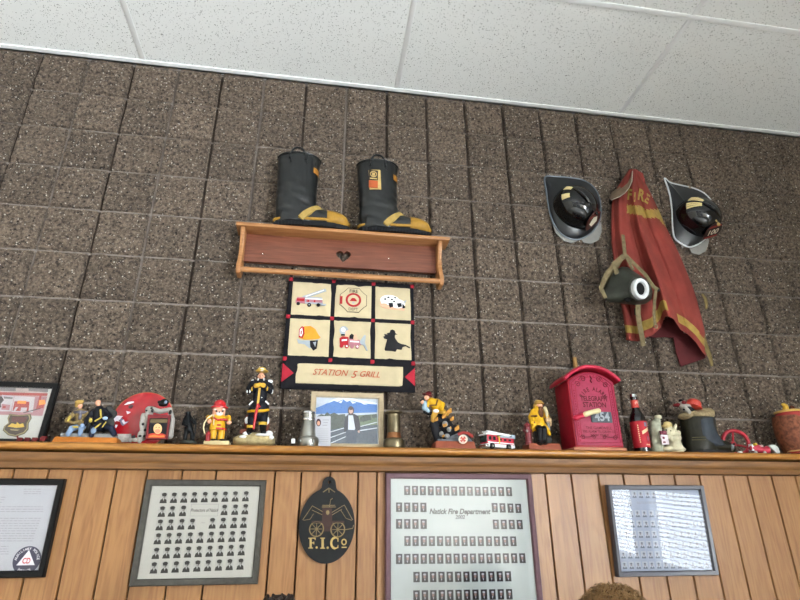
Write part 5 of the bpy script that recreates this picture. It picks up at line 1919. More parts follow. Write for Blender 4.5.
pp(2, [(225, 166), (260, 144), (300, 130), (345, 132), (390, 146), (440, 156), (490, 164), (490, 172), (420, 166), (380, 158), (350, 150), (330, 158), (310, 144), (280, 158), (262, 152)], 2)
for q_ in ([(285, 160), (310, 148), (300, 165)], [(345, 150), (380, 162), (360, 168)], [(400, 160), (440, 172), (420, 172)]):
    pp(2, q_, 3)
pp(4, [(160, 245), (490, 222), (493, 300), (160, 310)], 2)
pp(3, [(160, 240), (195, 222), (210, 228), (225, 212), (240, 224), (262, 215), (285, 226), (320, 222), (330, 300), (160, 320)], 3)
pp(3, [(400, 240), (430, 226), (455, 230), (460, 252), (420, 262), (400, 262)], 3); pp(3, [(462, 226), (490, 222), (490, 240), (465, 244)], 3)
pp(5, [(160, 320), (330, 290), (493, 280), (493, 397), (160, 396)], 4)
for k in range(3):
    pp(6, [(240, 316 + 30 * k), (330, 290 + 24 * k), (330, 294 + 24 * k), (240, 321 + 30 * k)], 5)
pp(6, [(395, 288), (490, 264), (490, 268), (395, 293)], 5); pp(6, [(395, 308), (490, 294), (490, 299), (395, 314)], 5)
pp(7, [(322, 240), (336, 224), (370, 222), (392, 236), (402, 290), (398, 312), (372, 318), (330, 316), (316, 320), (314, 280)], 6)
pp(8, [(338, 230), (362, 230), (374, 300), (370, 308), (336, 306)], 7)
pp(11, [(326, 306), (385, 306), (376, 397), (322, 397)], 6.5); pp(10, circ(351, 205, 17, 24, 16), 7); pp(9, circ(351, 207, 11, 14, 14), 8); pp(10, circ(351, 194, 13, 8, 12), 8.5); pp(9, circ(393, 316, 6, 7, 8), 8)
ph.build('photo_print', pm_, fr.root, smooth=False, local=True)
fr.pane(-.0105)
cdm = MB()
cdm.mt(0).slab([fr.L(*K(*p)) for p in ((163, 241), (243, 238), (242, 397), (160, 397))], -.0185, -.0170)
cdm.mt(1).slab([fr.L(*p) for p in [K(179 + 13 * math.cos(t), 273 + 20 * math.sin(t)) for t in [2 * PI * i / 18 for i in range(18)]]], -.0188, -.0184)
cdm.mt(2).slab([fr.L(*p) for p in [K(179 + 8 * math.cos(t), 277 + 12 * math.sin(t)) for t in [2 * PI * i / 14 for i in range(14)]]], -.0191, -.0186)
for k, (xa_, xb_) in enumerate(((200, 235), (204, 228), (200, 225))):
    cdm.mt(3).slab([fr.L(*K(*p)) for p in ((xa_, 258 + 14 * k), (xb_, 258 + 14 * k), (xb_, 261 + 14 * k), (xa_, 261 + 14 * k))], -.0188, -.0184)
for k in range(7):
    cdm.mt(3).slab([fr.L(*K(*p)) for p in ((172, 306 + 11 * k), (230, 306 + 11 * k), (230, 307.6 + 11 * k), (172, 307.6 + 11 * k))], -.0188, -.0184)
cdo = cdm.build('memorial_card', [mat('card_white', 'b4b5bb', .6, var=.02), mat('card_oval', '3c2c34', .5), mat('card_face', 'c9967c', .5), greyink], smooth=False)
cdo.location = fr.root.location
cdo.rotation_euler = fr.root.rotation_euler
for p in cdo.data.vertices:
    p.co.z = max(p.co.z, .001)
tag(cdo, 'small white printed card with an oval portrait propped on the mountain photo', 'card')

# climbing firefighter
g = Fig('climbing_firefighter_figurine', 'figurine of a firefighter in yellow coat and maroon helmet climbing dark flaming rubble', 'figurine', 446, -.10)
K6 = lambda x, y_: (410 + x / 8.57, 382 + y_ / 8.57)
g.plinth('base', mat('redbrown_wood', '8a4a36', .45, var=.15), 432.5, 473, 442.2, 22, 1.5)
g.part('slab', mat('slate_slab', '5c6066', .6, var=.2), [('P', [(441, 442.5), (447, 438), (456, 434), (466, 435), (471, 442.5)], 12), ('B', 436, 440.5, 470, 443, 14)], .003)
g.part('rubble', mat('black_rubble', '1e1e22', .75, var=.4, bump=.5), [('L', [(434, 424, .004), (436, 432, .004), (438.5, 441, 0)], [4.5, 4.2, 4]), ('L', [(440, 420, .006), (446, 424, .006), (452, 432, .006)], [5, 6, 5]), ('E', 447, 432, 7, 9, 5, .01), ('E', 441, 416, 4, 4, 4, .01), ('E', 455, 430, 5, 5, 4, .01)], .003)
g.parts('stone', grey, [('E', 445, 424, 3, 3, 3, -.018), ('E', 449, 429.5, 2.4, 2.4, 2.4, -.022), ('E', 441.5, 434, 2.4, 2.8, 2.4, -.018), ('E', 447, 436, 3, 2.4, 2.4, -.026)], .003)
fl_ = []
for u, v, r in ((444, 416.5, 2.4), (449.5, 411.5, 2.8), (452, 419, 2.2), (445, 425, 2.3), (457, 428.5, 2.7), (450, 428.5, 1.6), (436.5, 419.5, 2), (432.5, 420.5, 1.5), (443.5, 436, 1.4)):
    fl_ += [[('E', u, v, r, r * .7, 1.6, -.024), ('E', u + r * .3, v - r * .5, r * .5, r * .9, 1.2, -.025, .3), ('E', u - r * .5, v + r * .5, r * .5, r * .5, 1.0, -.025)]]
g.parts('flame', mat('flame_orange', 'b9843c', .5, var=.3, scale=120), fl_, .0024)
g.part('coat', yellow, [('L', [(431, 401.5, -.01), (435, 404, -.006), (437, 408, 0)], [4, 5.4, 4.8]), ('L', [(437, 401.5, -.006), (442.5, 404.5, -.012), (441.5, 409, -.02)], [3, 2.8, 2.4]), ('L', [(430, 401, -.008), (427.5, 405, -.018)], [2.6, 2.2])], .0026)
g.parts('coat_band', mat('brown_band', '6d4a26', .6), [('L', [(437.5, 400, -.022), (436, 405, -.028)], .9), ('L', [(429.5, 405.5, -.026), (435.5, 405, -.030)], .8)], .002)
g.part('trousers', mat('trouser_ochre', 'b98f3c', .6, var=.2), [('L', [(436, 410, 0), (434, 415, -.012), (432.8, 420, -.012)], [3.6, 3, 2.4]), ('L', [(438.5, 410, 0), (444, 412, -.010), (447, 414, -.012)], [3.4, 2.8, 2.2])], .0026)
g.part('rescued_child', mat('pale_blue_cloth', '8fa6b4', .6, var=.2), [('L', [(425, 403, -.02), (424.5, 408, -.02), (428, 411, -.018)], [2.4, 2.8, 2.0])], .0024)
g.part('child_head', skin, [('E', 422.3, 402, 1.7, 2, 1.7, -.022)], 0)
g.part('child_hair', black, [('E', 421.6, 400.4, 1.8, 1.5, 1.7, -.021), ('L', [(424.5, 412, -.018), (429, 413.5, -.014), (432, 413, -.008)], [1.6, 2, 1.8])], .002)
g.part('white_shirt', white, [('E', 436, 411, 3, 1.8, 2, -.022)], 0)
g.part('head', skin, [('E', 426.8, 397.5, 2.7, 3.1, 2.7, -.012), ('L', [(428, 398.5, -.01), (430, 400.5, -.01)], 1.6)], .002)
g.part('helmet', maroon, [('E', 428.2, 393.8, 3.8, 2.6, 3.6, -.010, -.3), ('E', 427, 395.2, 5.6, .9, 4.4, -.012, .25)], .002)
g.part('emblem', [mat('emblem_white', 'cfc4b4', .5)], [('P', circ(463, 439.3, 4.5, 4.6, 20), 1.4, -.048)], 0)
mb = MB()
for k in range(4):
    a = PI / 4 + k * PI / 2
    pts = [g.p(463 + math.cos(a + d) * r, 439.3 + math.sin(a + d) * r, -.0515) for d, r in ((0, .5), (-.55, 3.4), (0, 3.0), (.55, 3.4))]
    mb.prism(pts, (0, .002, 0))
mb.lathe([(.0055, 0), (.0055, .002)], g.p(463, 439.3, -.0515), 16, True, Matrix.Rotation(PI / 2, 3, 'X'))
mb.build('emblem_cross', mat('emblem_red', 'a84a40', .5), [o for o in g.root.children if o.name.startswith('emblem')][0], smooth=False)
g.part('ribbon', mat('ribbon_red', '9a3c38', .5), [('T', [(458, 434.5, -.04), (463, 432.6, -.046), (468, 433.2, -.044), (472.5, 436.8, -.036)], 1.5)], 0)

# toy fire truck, its front turned to the left and the room
g = Fig('toy_fire_truck', 'small red and white toy fire truck with a white ladder between two firefighter figurines', 'toy truck', 497, -.13)
tr = g.root
tr.rotation_euler = (0, 0, math.radians(20))
red_t = mat('toy_red', 'b3283a', .3, var=.06)
lb = mat('light_blue', '9ab0bc', .35)
def tp(name, m, fn, **kw):
    mb = MB()
    fn(mb)
    return mb.build(name, m, tr, local=True, **kw)
LEN, HW = .132, .024
tp('chassis', white, lambda m: m.bx(-.066, .066, -HW, HW, .008, .020), bevel=.002)
tp('cab', red_t, lambda m: m.bx(-.062, -.016, -HW, HW, .020, .052), bevel=.003)
tp('windscreen', mat('dark_glass', '20302e', .15), lambda m: m.bx(-.0645, -.058, -HW * .88, HW * .88, .026, .050), bevel=.001)
tp('cab_roof', white, lambda m: m.bx(-.066, -.012, -HW, HW, .052, .057), bevel=.002)
tp('bumper', chrome, lambda m: m.bx(-.070, -.058, -HW * 1.02, HW * 1.02, .009, .018), bevel=.002)
tp('body', red_t, lambda m: m.bx(-.014, .062, -HW, HW, .020, .044), bevel=.002)
tp('white_stripe', white, lambda m: m.bx(-.060, .062, -HW * 1.03, HW * 1.03, .0225, .026))
for x in (-.050, -.030, -.002, .020, .042):
    tp('window', mat('dark_glass', '20302e'), lambda m: m.bx(x - .006, x + .006, -HW * 1.02, HW * 1.02, .033, .046 if x < -.02 else .040))
tp('yellow_bar', mat('bar_yellow', 'd8b43a', .4), lambda m: m.bx(-.010, -.005, -HW * 1.05, HW * 1.05, .020, .050))
tp('deck', lb, lambda m: m.bx(-.010, .070, -HW, HW, .044, .049), bevel=.001)
lad = MB()
for s in (-1, 1):
    lad.tube([(-.056, s * .013, .066), (.074, s * .013, .056)], .0028, 8)
for i in range(12):
    t = i / 11
    lad.tube([(-.054 + .126 * t, -.013, .0658 - .0095 * t), (-.054 + .126 * t, .013, .0658 - .0095 * t)], .0016, 6)
lad.box((.0, 0, .058), (.10, .032, .006), Matrix.Rotation(.07, 3, 'Y'))
lad.build('ladder', white, tr, local=True)
tp('ladder_basket', lb, lambda m: m.bx(.058, .076, -.018, .018, .047, .060), bevel=.002)
for x in (-.042, .034):
    for s in (-1, 1):
        mb = MB().lathe([(.004, -.004), (.0105, -.004), (.0115, 0), (.0105, .004), (.004, .004)], (x, s * HW * .96, .0117), 18, True, Matrix.Rotation(PI / 2, 3, 'X'))
        wv = mb.build('wheel', black, tr, local=True)
        MB().lathe([(.005, -.005), (.005, .005)], (x, s * HW * .97, .0117), 12, True, Matrix.Rotation(PI / 2, 3, 'X')).build('hub', chrome, wv, local=True)
tp('beacon', mat('beacon_red', 'b02a2a', .2), lambda m: m.ell((-.040, 0, .060), (.005, .012, .004)))

# seated firefighter with hydrant
g = Fig('hydrant_firefighter_figurine', 'figurine of a firefighter in long yellow coat seated beside a maroon hydrant', 'figurine', 540, -.10)
g.plinth('base', mat('redbrown_wood', '8a4a36'), 524.5, 557, 444.2, 20, 1.2)
g.part('hydrant', mat('hydrant_maroon', '6a1c22', .35, var=.12), [('Y', 527.4, [(3.8, 445), (3.8, 442.6), (2.9, 442), (2.8, 433), (3.4, 432.4), (3.4, 431.4), (2.9, 430.8), (2.9, 427.4), (3.5, 427), (3.4, 426), (2.6, 424.4), (1.2, 423.4), (.8, 422.8), (.7, 421.9), (.1, 421.8)], -.02), ('E', 524, 430.4, 1.2, 1.3, 1.3, -.02), ('E', 531, 430.4, 1.2, 1.3, 1.3, -.02)], 0, angle=40)
g.part('hydrant_cap', mat('cap_grey', '9a8d88', .4), [('E', 527, 431, 1.2, 1.3, .8, -.032)], 0)
g.part('coat', yellow, [('L', [(538, 410, 0), (537, 417, 0), (538, 425, -.004)], [5, 6, 6.6]), ('L', [(533.5, 411.5, 0), (530.8, 417.5, -.006), (532, 422.5, -.018)], [2.8, 2.7, 2.4]), ('L', [(543.5, 412, 0), (547, 417, -.006), (548, 421, -.016)], [2.6, 2.4, 2.2]), ('L', [(534.5, 424, -.012), (532.5, 430, -.014)], [3.2, 2]), ('L', [(542, 425, -.012), (547, 430, -.016), (549.5, 434.5, -.012)], [3.6, 3, 1.6])], .0026)
g.parts('coat_band', mat('brown_band', '6d4a26'), [('L', [(531.5, 416, -.018), (537, 415.8, -.031)], .9), ('L', [(531.6, 422.6, -.020), (534, 422.6, -.022)], 1.2)], .002)
g.part('trousers', black, [('L', [(538, 427, -.008), (539.5, 429, -.038), (540, 438, -.034), (540, 443, -.034)], [3.4, 3.2, 2.6, 2.6]), ('L', [(543, 427, -.008), (544, 429.5, -.034), (544.4, 438, -.03), (544.6, 443, -.03)], [3.2, 3, 2.5, 2.5]), ('E', 540, 443, 2.6, 1.6, 4, -.044), ('E', 545, 443, 2.6, 1.6, 4, -.04)], .0026)
g.part('rock', mat('dark_rock', '3c3c3a'), [('E', 540, 436, 6, 9, 4, .018), ('E', 545, 440, 7, 5, 5, .012)], .004)
g.part('head', skin, [('E', 539.5, 405.8, 2.9, 3.4, 3, -.010), ('L', [(539, 407, 0), (538.8, 410, 0)], 2)], .002)
g.part('beard', mat('brown_beard', '5a3822', .8), [('E', 540.5, 408, 2.2, 1.7, 1.6, -.020), ('E', 541, 413, 2.6, 4.5, 1.6, -.024)], .002)
g.part('helmet', mat('tan_helmet', 'b08a44', .5, var=.15), [('E', 538.5, 402.5, 3.9, 2.7, 3.6, -.006), ('E', 539, 403.8, 5.2, 1.0, 5, -.008), ('E', 534.8, 406, 1.5, 2.6, 2, -.002)], .0022)
g.part('scroll', mat('pale_wood', 'c3b38c', .6, var=.1), [('L', [(545, 408.5, -.022), (546.5, 412.5, -.024), (547, 416, -.026)], [2.0, 1.8, 1.3])], .0022)
g.part('glove', mat('glove_tan', 'b79a74', .6), [('E', 548.5, 420, 3.2, 2.6, 2.4, -.028), ('E', 550.3, 423.5, 1.6, 3, 1.8, -.024)], .0022)
g.part('hose_end', grey, [('L', [(548, 423, -.022), (549, 430, -.020)], [1.8, 1.4])], .0022)

# the wooden stick behind the alarm box
pk0, pk1 = at(580, 400, -.02), at(574.6, 357.5, -.02)
tag(MB().tube([(pk1.x, -.018, ZL), (pk1.x, -.018, pk1.z)], .0085, 12).build('wooden_stick', mat('stick_wood', '9c7848', .6, var=.15)), 'thin wooden stick standing behind the red alarm box, only its tip showing', 'stick')

# fire alarm telegraph box
yb = -.165
x0, x1 = at(575.6, 446.6, yb).x, at(623.6, 446, yb).x
ze = (at(566.5, 381, yb).z + at(612, 381.7, yb).z) / 2
xm, W = (x0 + x1) / 2, (x1 - x0)
zap = at(590.5, 368.3, yb - .008).z
DB = .125
ab = thing('fire_alarm_box', 'red cast-iron fire alarm telegraph box with arched roof, number plate and pull handle', 'fire alarm box', (xm, yb + DB / 2, ZL))
box_d = mat('box_red_dark', '8f1826', .4, var=.12)
box_r = mat('box_rose', '93324a', .5, var=.10, scale=60)
ink_r = mat('box_letter_red', '5c0f1e', .5)
MB().bx(x0 - .012, x1 + .006, yb - .010, yb + DB, ZL, ZL + .012).build('plinth', mat('plinth_wood', 'a06a50', .5, var=.1), ab, bevel=.003)
def arch(inset, zlow, rise, xe=0.0, n=24):
    a, b = x0 + inset - xe, x1 - inset + xe
    out = [(a, zlow), (b, zlow)]
    for i in range(n + 1):
        t = i / n
        x = b + (a - b) * t
        out.append((x, ze + rise - inset * .8 - rise * (abs(2 * t - 1)) ** 2.1))
    return out
rise = zap - ze - .012
MB().slab(arch(0, ZL + .012, rise), yb, yb + DB - .004).build('body', box_d, ab, bevel=.003, angle=30)
# roof: a curved plate over the top
rf = MB()
n = 24
top, bot = [], []
for i in range(n + 1):
    t = i / n
    x = x0 - .019 + (W + .034) * t
    z = ze + .004 + (rise + .004) * (1 - abs(2 * t - 1) ** 2.1) - .010 * abs(2 * t - 1) ** 3
    bot.append((x, z))
    top.append((x, z + .013))
rf.slab(bot + top[::-1], yb - .022, yb + DB + .006)
rf.build('roof', box_d, ab, bevel=.003, angle=30)
rm = MB()
rm.tube([(p[0], yb - .022, p[1] + .0065) for p in bot], .0075, 10)
rm.build('roof_moulding', mat('box_red', 'a8213a', .4, var=.08), ab)
dr = MB()
dr.slab(arch(.006, ZL + .020, rise), yb - .005, yb + .001)
door = dr.build('door', box_r, ab, bevel=.002, angle=30)
bd = MB()
for ins in (.013, .028):
    ol = arch(ins, ZL + .018 + ins * .9, rise)
    bd.tube([(p[0], yb - .005, p[1]) for p in ol], .0022 if ins < .02 else .0016, 6, closed=True)
bd.build('beading', mat('box_bead', '8a1c34', .5), door)
dots = MB()
ol = arch(.0205, ZL + .0365, rise)
for i in range(0, len(ol), 2):
    dots.ell((ol[i][0], yb - .0055, ol[i][1]), (.003, .002, .003), 8, 5)
for i in range(18):
    z = ZL + .05 + (ze - ZL - .09) * i / 17
    for x in (x0 + .0205, x1 - .0205):
        dots.ell((x, yb - .0055, z), (.0022, .0016, .004), 8, 5)
dots.build('studs', mat('box_bead', '8a1c34'), door)
yl = yb - .0062
K8 = lambda x, y_: at(548 + x / 6, 355 + y_ / 6, yb)
tm = MB()
tm.arc_text('FIRE ALARM', xm, K8(255, 285).z - .003, yl, .055, PI * .84, PI * .16, .023, .03, wscale=.75)
tm.text('TELEGRAPH', xm, K8(268, 265).z, yl, .026, 0, .03, wscale=.80)
tm.text('STATION', xm, K8(272, 302).z, yl, .027, 0, .03, wscale=.86)
tm.text('THE GAMEWELL', xm + .004, K8(290, 440).z, yl, .0145, 0, .01)
tm.text('FIRE ALARM TELEGRAPH CO', xm + .004, K8(295, 462).z, yl, .0135, 0, .012, wscale=.78)
tm.text('NEW YORK', xm + .004, K8(300, 483).z, yl, .0145, 0, .01)
tm.build('lettering', ink_r, door, smooth=False)
orn = MB()
def scroll(x, z, r, s):
    orn.tube([(x + s * (r * (1 - i / 26)) * math.cos(i * .42), yl, z + (r * (1 - i / 26)) * math.sin(i * .42)) for i in range(22)], .0014, 6)
zt_ = K8(240, 150).z
for s in (-1, 1):
    scroll(xm + s * .034, zt_ + .002, .013, s)
    scroll(xm + s * .058, zt_ - .020, .012, s)
    scroll(xm + s * .066, ZL + .048, .010, s)
    scroll(xm + s * .022, ZL + .050, .009, s)
    orn.tube([(xm + s * .034, yl, ZL + .050), (xm + s * .055, yl, ZL + .049)], .0014, 6)
orn.tube([(xm - .002, yl, zt_ + .014), (xm + .003, yl, zt_ + .004), (xm - .003, yl, zt_ - .004), (xm + .002, yl, zt_ - .012)], .003, 8)
orn.build('scrollwork', ink_r, door)
p0 = K8(310, 375)
pz, pxm = p0.z, xm + .020
plate = MB().bx(pxm - .043, pxm + .043, yl - .004, yl + .001, pz - .021, pz + .021).build('number_plate', mat('plate_slate', '4a5056', .45, var=.15), door, bevel=.002)
MB().text('454', pxm + .002, pz, yl - .0046, .046, 0, .03, wscale=.88).build('number', mat('number_grey', '8e959a', .4), plate, smooth=False)
hz_ = K8(200, 372)
MB().limb([(hz_.x - .030, yl - .006, hz_.z - .006), (hz_.x + .004, yl - .010, hz_.z + .004)], [.011, .008]).build('handle_mount', mat('box_red', 'a8213a'), door, remesh=.002, relax=1)
ha, hb2 = K8(210, 362), K8(286, 342)
MB().limb([(ha.x, yl - .016, ha.z), ((ha.x + hb2.x) / 2, yl - .019, (ha.z + hb2.z) / 2 + .001), (hb2.x, yl - .016, hb2.z)], [.0105, .0095, .0095]).build('pull_handle', mat('ivory_handle', 'd6c69a', .4, var=.1), door)

# dark bottle with red labels
g = Fig('bottle', 'dark glass bottle with red paper labels standing right of the alarm box', 'bottle', 641, -.12)
bc = at(642, 446, -.12)
axx = Vector((bc.x, -.12, ZL))
MB().lathe([(.026, 0), (.0305, .003), (.0315, .008), (.0315, .125), (.030, .137), (.024, .152), (.0165, .165), (.0140, .178), (.0132, .205), (.0135, .212), (.0145, .216), (.0145, .221), (.0132, .222)], axx, 36).build('glass_body', mat('brown_glass', '0d0a0c', .08, var=.1, coat=.5), g.root)
MB().lathe([(.0142, .219), (.0158, .220), (.0150, .231), (.0120, .2335), (.001, .2338)], axx, 28).build('cap', chrome, g.root, angle=35)
lbm = MB().lathe([(.0319, .018), (.0321, .019), (.0321, .119), (.0319, .120)], axx, 40, cap=False)
lab = lbm.build('body_label', mat('label_red', 'a0222c', .5, var=.08), g.root)
MB().lathe([(.0150, .176), (.0139, .186), (.0136, .205), (.0136, .207)], axx, 30, cap=False).build('neck_label', mat('label_coral', 'b8463e', .5, var=.15), g.root)
lp = MB()
def onb(xa_, za_, r=.0327):
    t = xa_ / r
    return axx + Vector((r * math.sin(t + .25 - .35), -r * math.cos(t + .25 - .35), za_))
def lpoly(m, pts):
    lp.mt(m).add([onb(*p) for p in pts], [tuple(range(len(pts)))])
for i in range(8):
    a0, a1 = -.006 + i * .004, -.006 + (i + 1) * .004
    zz = .073 + i * .0022
    lpoly(0, [(a0, zz - .006), (a1, zz - .0045), (a1, zz + .008), (a0, zz + .007)])
lpoly(1, [(.008, .098), (.014, .098), (.014, .115), (.008, .115)]); lpoly(1, [(.014, .098), (.021, .098), (.021, .113), (.014, .115)])
lpoly(2, [(.012, .042), (.020, .044), (.020, .060), (.012, .062)])
for k in range(9):
    lpoly(0, [(-.020, .036 + .008 * k), (-.016, .036 + .008 * k), (-.016, .041 + .008 * k), (-.020, .041 + .008 * k)])
for k in range(6):
    lpoly(0, [(.004 + .003 * k, .026), (.006 + .003 * k, .026), (.006 + .003 * k, .031), (.004 + .003 * k, .031)])
lp.build('label_print', [mat('print_cream', 'd0b48c', .5), mat('print_slate', '6f7484', .5), mat('print_mauve', '7c4a58', .5)], lab, smooth=False)
nl = MB()
for k, dz in enumerate((.0, .003, .005, .003, .0)):
    t = -.5 + k * .22
    nl.add([axx + Vector((.0146 * math.sin(t + q * .2), -.0146 * math.cos(t + q * .2), .188 + dz + h)) for q, h in ((0, 0), (1, .001), (1, .010), (0, .009))], [(0, 1, 2, 3)])
nl.build('neck_print', mat('print_pink', 'd69a8c', .5), lab, smooth=False)

# pale stone animal figurine
g = Fig('stone_animal_figurine', 'pale stone eared animal figurine hugging a post, between the bottle and the boot planter', 'figurine', 668, -.12)
ps = mat('pale_stone', 'c4bda0', .75, var=.10, bump=.3)
gs = mat('greenish_stone', '9ea08c', .6, var=.2, scale=60, bump=.4)
g.part('body', ps, [('E', 669, 430.5, 4.6, 4.2, 4.2, -.01), ('E', 666, 432.5, 2.6, 2.2, 2.4, -.022), ('L', [(673, 436, 0), (673.5, 442, 0), (675, 449, 0)], [5.2, 6.2, 7.5]), ('L', [(674, 428.5, 0), (675.6, 425.6, 0), (675.8, 423.8, 0)], [2, 1.4, .5]), ('L', [(677, 434, -.005), (678.5, 438, -.018), (671, 438, -.032)], [2.6, 2.6, 2.0]), ('L', [(671, 434, -.01), (667.5, 437, -.028), (672, 440, -.032)], [2.2, 1.9, 1.7]), ('E', 678, 433, 2.6, 2.6, 2.4, -.008), ('E', 667, 449, 5.5, 2.6, 5, -.01), ('E', 680, 449.5, 5, 2.4, 5, -.005), ('E', 673, 450, 12, 2, 8, 0)], .003)
g.part('cap', mat('cap_straw', 'c9b47c', .7, var=.1), [('E', 667.8, 424.8, 4.0, 3.0, 3.6, -.008, .3), ('E', 666, 427, 4.4, 1.0, 3.6, -.012, .35)], .0024)
g.parts('eye', ink, [('E', 666.3, 430, .6, .7, .5, -.031), ('E', 670.8, 430.8, .5, .6, .5, -.029), ('E', 664, 432.5, .7, .5, .5, -.028)], 0)
g.part('post', gs, [('L', [(657.5, 420, .01), (655.5, 426, .01), (656, 434, .01), (657.5, 444, .008), (658, 450, .006)], [2.8, 5.4, 5.2, 5, 6]), ('E', 654, 425, 3, 4, 3, .004), ('E', 659, 432, 3, 4, 3, .0), ('E', 655, 442, 3.5, 5, 3, .002)], .003)
g.part('post_top', ps, [('Y', 657.8, [(3.0, 418.6), (3.2, 417.4), (3.0, 415.8), (2.4, 415.4)], .01)], 0)
sg = g.part('sign', mat('sign_white', 'cfc4c8', .6), [('B', 662.2, 435, 667.2, 444.5, 1.2, -.034)], 0)
g.part('sign_print', mat('sign_maroon', '703440', .6), [('B', 660.5, 431, 663, 434.5, 1.4, -.034), ('B', 664, 431, 666, 434.5, 1.4, -.034), ('B', 663, 441.5, 665, 443, 1.5, -.0345), ('B', 662.5, 437, 664, 439, 1.5, -.0345)], 0, parent=sg)

# leather boot planter with a spotted dog in a red helmet
g = Fig('boot_planter', 'dark leather boot ornament with a red-helmeted spotted dog peeking out', 'ornament', 706, -.10)
lea = mat('olive_leather', '1f1d13', .42, var=.35, scale=30, bump=.2, bscale=90)
K2 = lambda x, y_: (670 + x / 8.57, 390 + y_ / 8.57)
def bring(u0, u1, v, d):
    a, b = g.p(u0, v), g.p(u1, v)
    c, rx_ = (a + b) / 2, (b.x - a.x) / 2
    return [Vector((c.x + rx_ * math.cos(2 * PI * i / 24), c.y + d * math.sin(2 * PI * i / 24), c.z)) for i in range(24)]
mb = MB()
mb.rings([bring(685.5, 716, 452, .052), bring(684.5, 716, 445, .054), bring(684, 715, 436, .054), bring(682.5, 714, 427, .053), bring(681, 713, 418.5, .054)])
rs = []
for u, vt, d in ((700, 438, .045), (708, 436, .046), (714.5, 438, .045), (720, 439.5, .044), (726, 441.5, .040), (730, 444.5, .030)):
    t_, b_ = g.p(u, vt).z, ZL + .004
    cx_ = g.p(u, 446).x
    rs.append([Vector((cx_, g.y + d * math.cos(2 * PI * i / 20), (t_ + b_) / 2 + (t_ - b_) / 2 * math.sin(2 * PI * i / 20))) for i in range(20)])
mb.rings(rs)
mb.build('boot', lea, g.root, remesh=.004, relax=2, zmin=ZL + .002)
so = MB()
a, b = g.p(684, 450), g.p(732.5, 450)
so.prism([Vector((a.x + (b.x - a.x) * (.5 + .5 * math.cos(t)), g.y + (.050 - .008 * math.cos(t)) * math.sin(t), ZL + .0005)) for t in [2 * PI * i / 32 for i in range(32)]], (0, 0, .012))
so.build('sole', mat('sole_black', '1a1a1c', .6), g.root)
tg = MB()
tt = [(703.5, 418.5, -.057), (704.5, 426, -.057), (706, 434, -.058), (710, 440.5, -.056), (717, 445.5, -.050)]
te = [(714.5, 418, -.024), (715.5, 426, -.024), (717.5, 433, -.028), (722, 440, -.030), (727, 445.5, -.030)]
rs = []
for p, q in zip(tt, te):
    A, Bq = g.p(*p), g.p(*q)
    M_ = A.lerp(Bq, .55) + Vector((.005, -.012, .002))
    off = Vector((-.010, .008, -.004))
    rs.append([A, M_, Bq, Bq + off, M_ + off, A + off])
tg.rings(rs)
tg.build('tongue', mat('grey_leather', '30363d', .5, var=.2), g.root, angle=60)
MB().ell(g.p(726.5, 448, -.004), (.017, .041, .020)).build('toe_cap', mat('toe_grey', '6e7274', .45, var=.2), g.root, zmin=ZL + .002)
seam = MB()
for v, e_ in ((437.5, 0), (440, 1)):
    seam.tube([g.p(u, v - .03 * (u - 690), -.055 - .001) for u in (692, 697, 702, 706)], .0012, 6)
seam.build('seam', mat('seam_tan', '5c5638', .7), g.root)
g.part('sack', mat('burlap', '8a7a5c', .85, var=.25, scale=120, bump=.6), [('E', 697, 416.5, 15.5, 4.6, 12), ('E', 685, 416, 5.4, 3.2, 8, -.02), ('E', 706, 413.5, 6.5, 5, 9, -.01), ('E', 700, 412.5, 8, 4, 9, 0), ('E', 690, 414, 6, 3, 9, -.02)], .004)
g.part('dog_head', wm, [('E', 686.5, 407.5, 4.6, 4.2, 4.2, -.03), ('L', [(686, 409, -.045), (689, 412, -.05)], [2.4, 2]), ('E', 682, 404.5, 3.4, 3.2, 3.2, -.03)], .003)
g.parts('spot', black, [('E', 690.5, 408.8, 3.8, 2.0, 1.6, -.05, .3), ('E', 681, 401.2, 2.2, 2, 1.8, -.03), ('E', 684, 409.5, 1.2, 1, .9, -.05), ('E', 693, 411.5, 1.6, .9, 1, -.05)], .002)
g.part('red_helmet', mat('helmet_red', 'b83a2c', .35, var=.1), [('E', 694, 403.5, 6.4, 4.4, 6, -.025, .35), ('E', 691, 406.3, 10.6, 1.1, 8, -.025, .30), ('E', 692.5, 399.8, 2, 1.2, 2.4, -.025)], .0028)
g.part('red_scarf', mat('scarf_red', '702024', .6), [('E', 677.5, 405, 4, 1.6, 4, -.02), ('E', 684, 402.5, 2.4, 1.6, 1.6, -.048)], .0026)

# red hand wheel
g = Fig('hand_wheel', 'red iron valve hand wheel leaning between the boot planter and the toy car', 'hand wheel', 736, -.085)
wr = mat('wheel_red', 'a51c2c', .35, var=.1)
cw = Vector((at(737, 443, -.085).x, -.080, ZL + .0545))
Rw = .048
Mw = Matrix.Rotation(-.30, 3, 'Z') @ Matrix.Rotation(PI / 2 - .10, 3, 'X')
MB().tube([cw + Mw @ Vector((Rw * math.cos(t), Rw * 1.02 * math.sin(t), 0)) for t in [2 * PI * i / 40 for i in range(40)]], .0078, 10, closed=True).build('rim', wr, g.root, zmin=ZL + .0002)
hc = cw + Vector((.002, .022, -.006))
for k in range(3):
    t = PI / 2 + k * 2 * PI / 3
    MB().tube([hc, cw + Mw @ Vector((Rw * .6 * math.cos(t), Rw * .6 * math.sin(t), 0)) + Vector((0, .006, 0)), cw + Mw @ Vector((Rw * math.cos(t), Rw * math.sin(t), 0))], [.005, .0042, .0042], 8).build('spoke', wr, g.root)
MB().lathe([(.011, -.010), (.012, -.006), (.012, .006), (.010, .010)], hc, 20, True, Mw).build('hub', wr, g.root)
MB().lathe([(.0045, -.013), (.0045, .013)], hc, 6, True, Mw).build('spindle_hole', black, g.root)

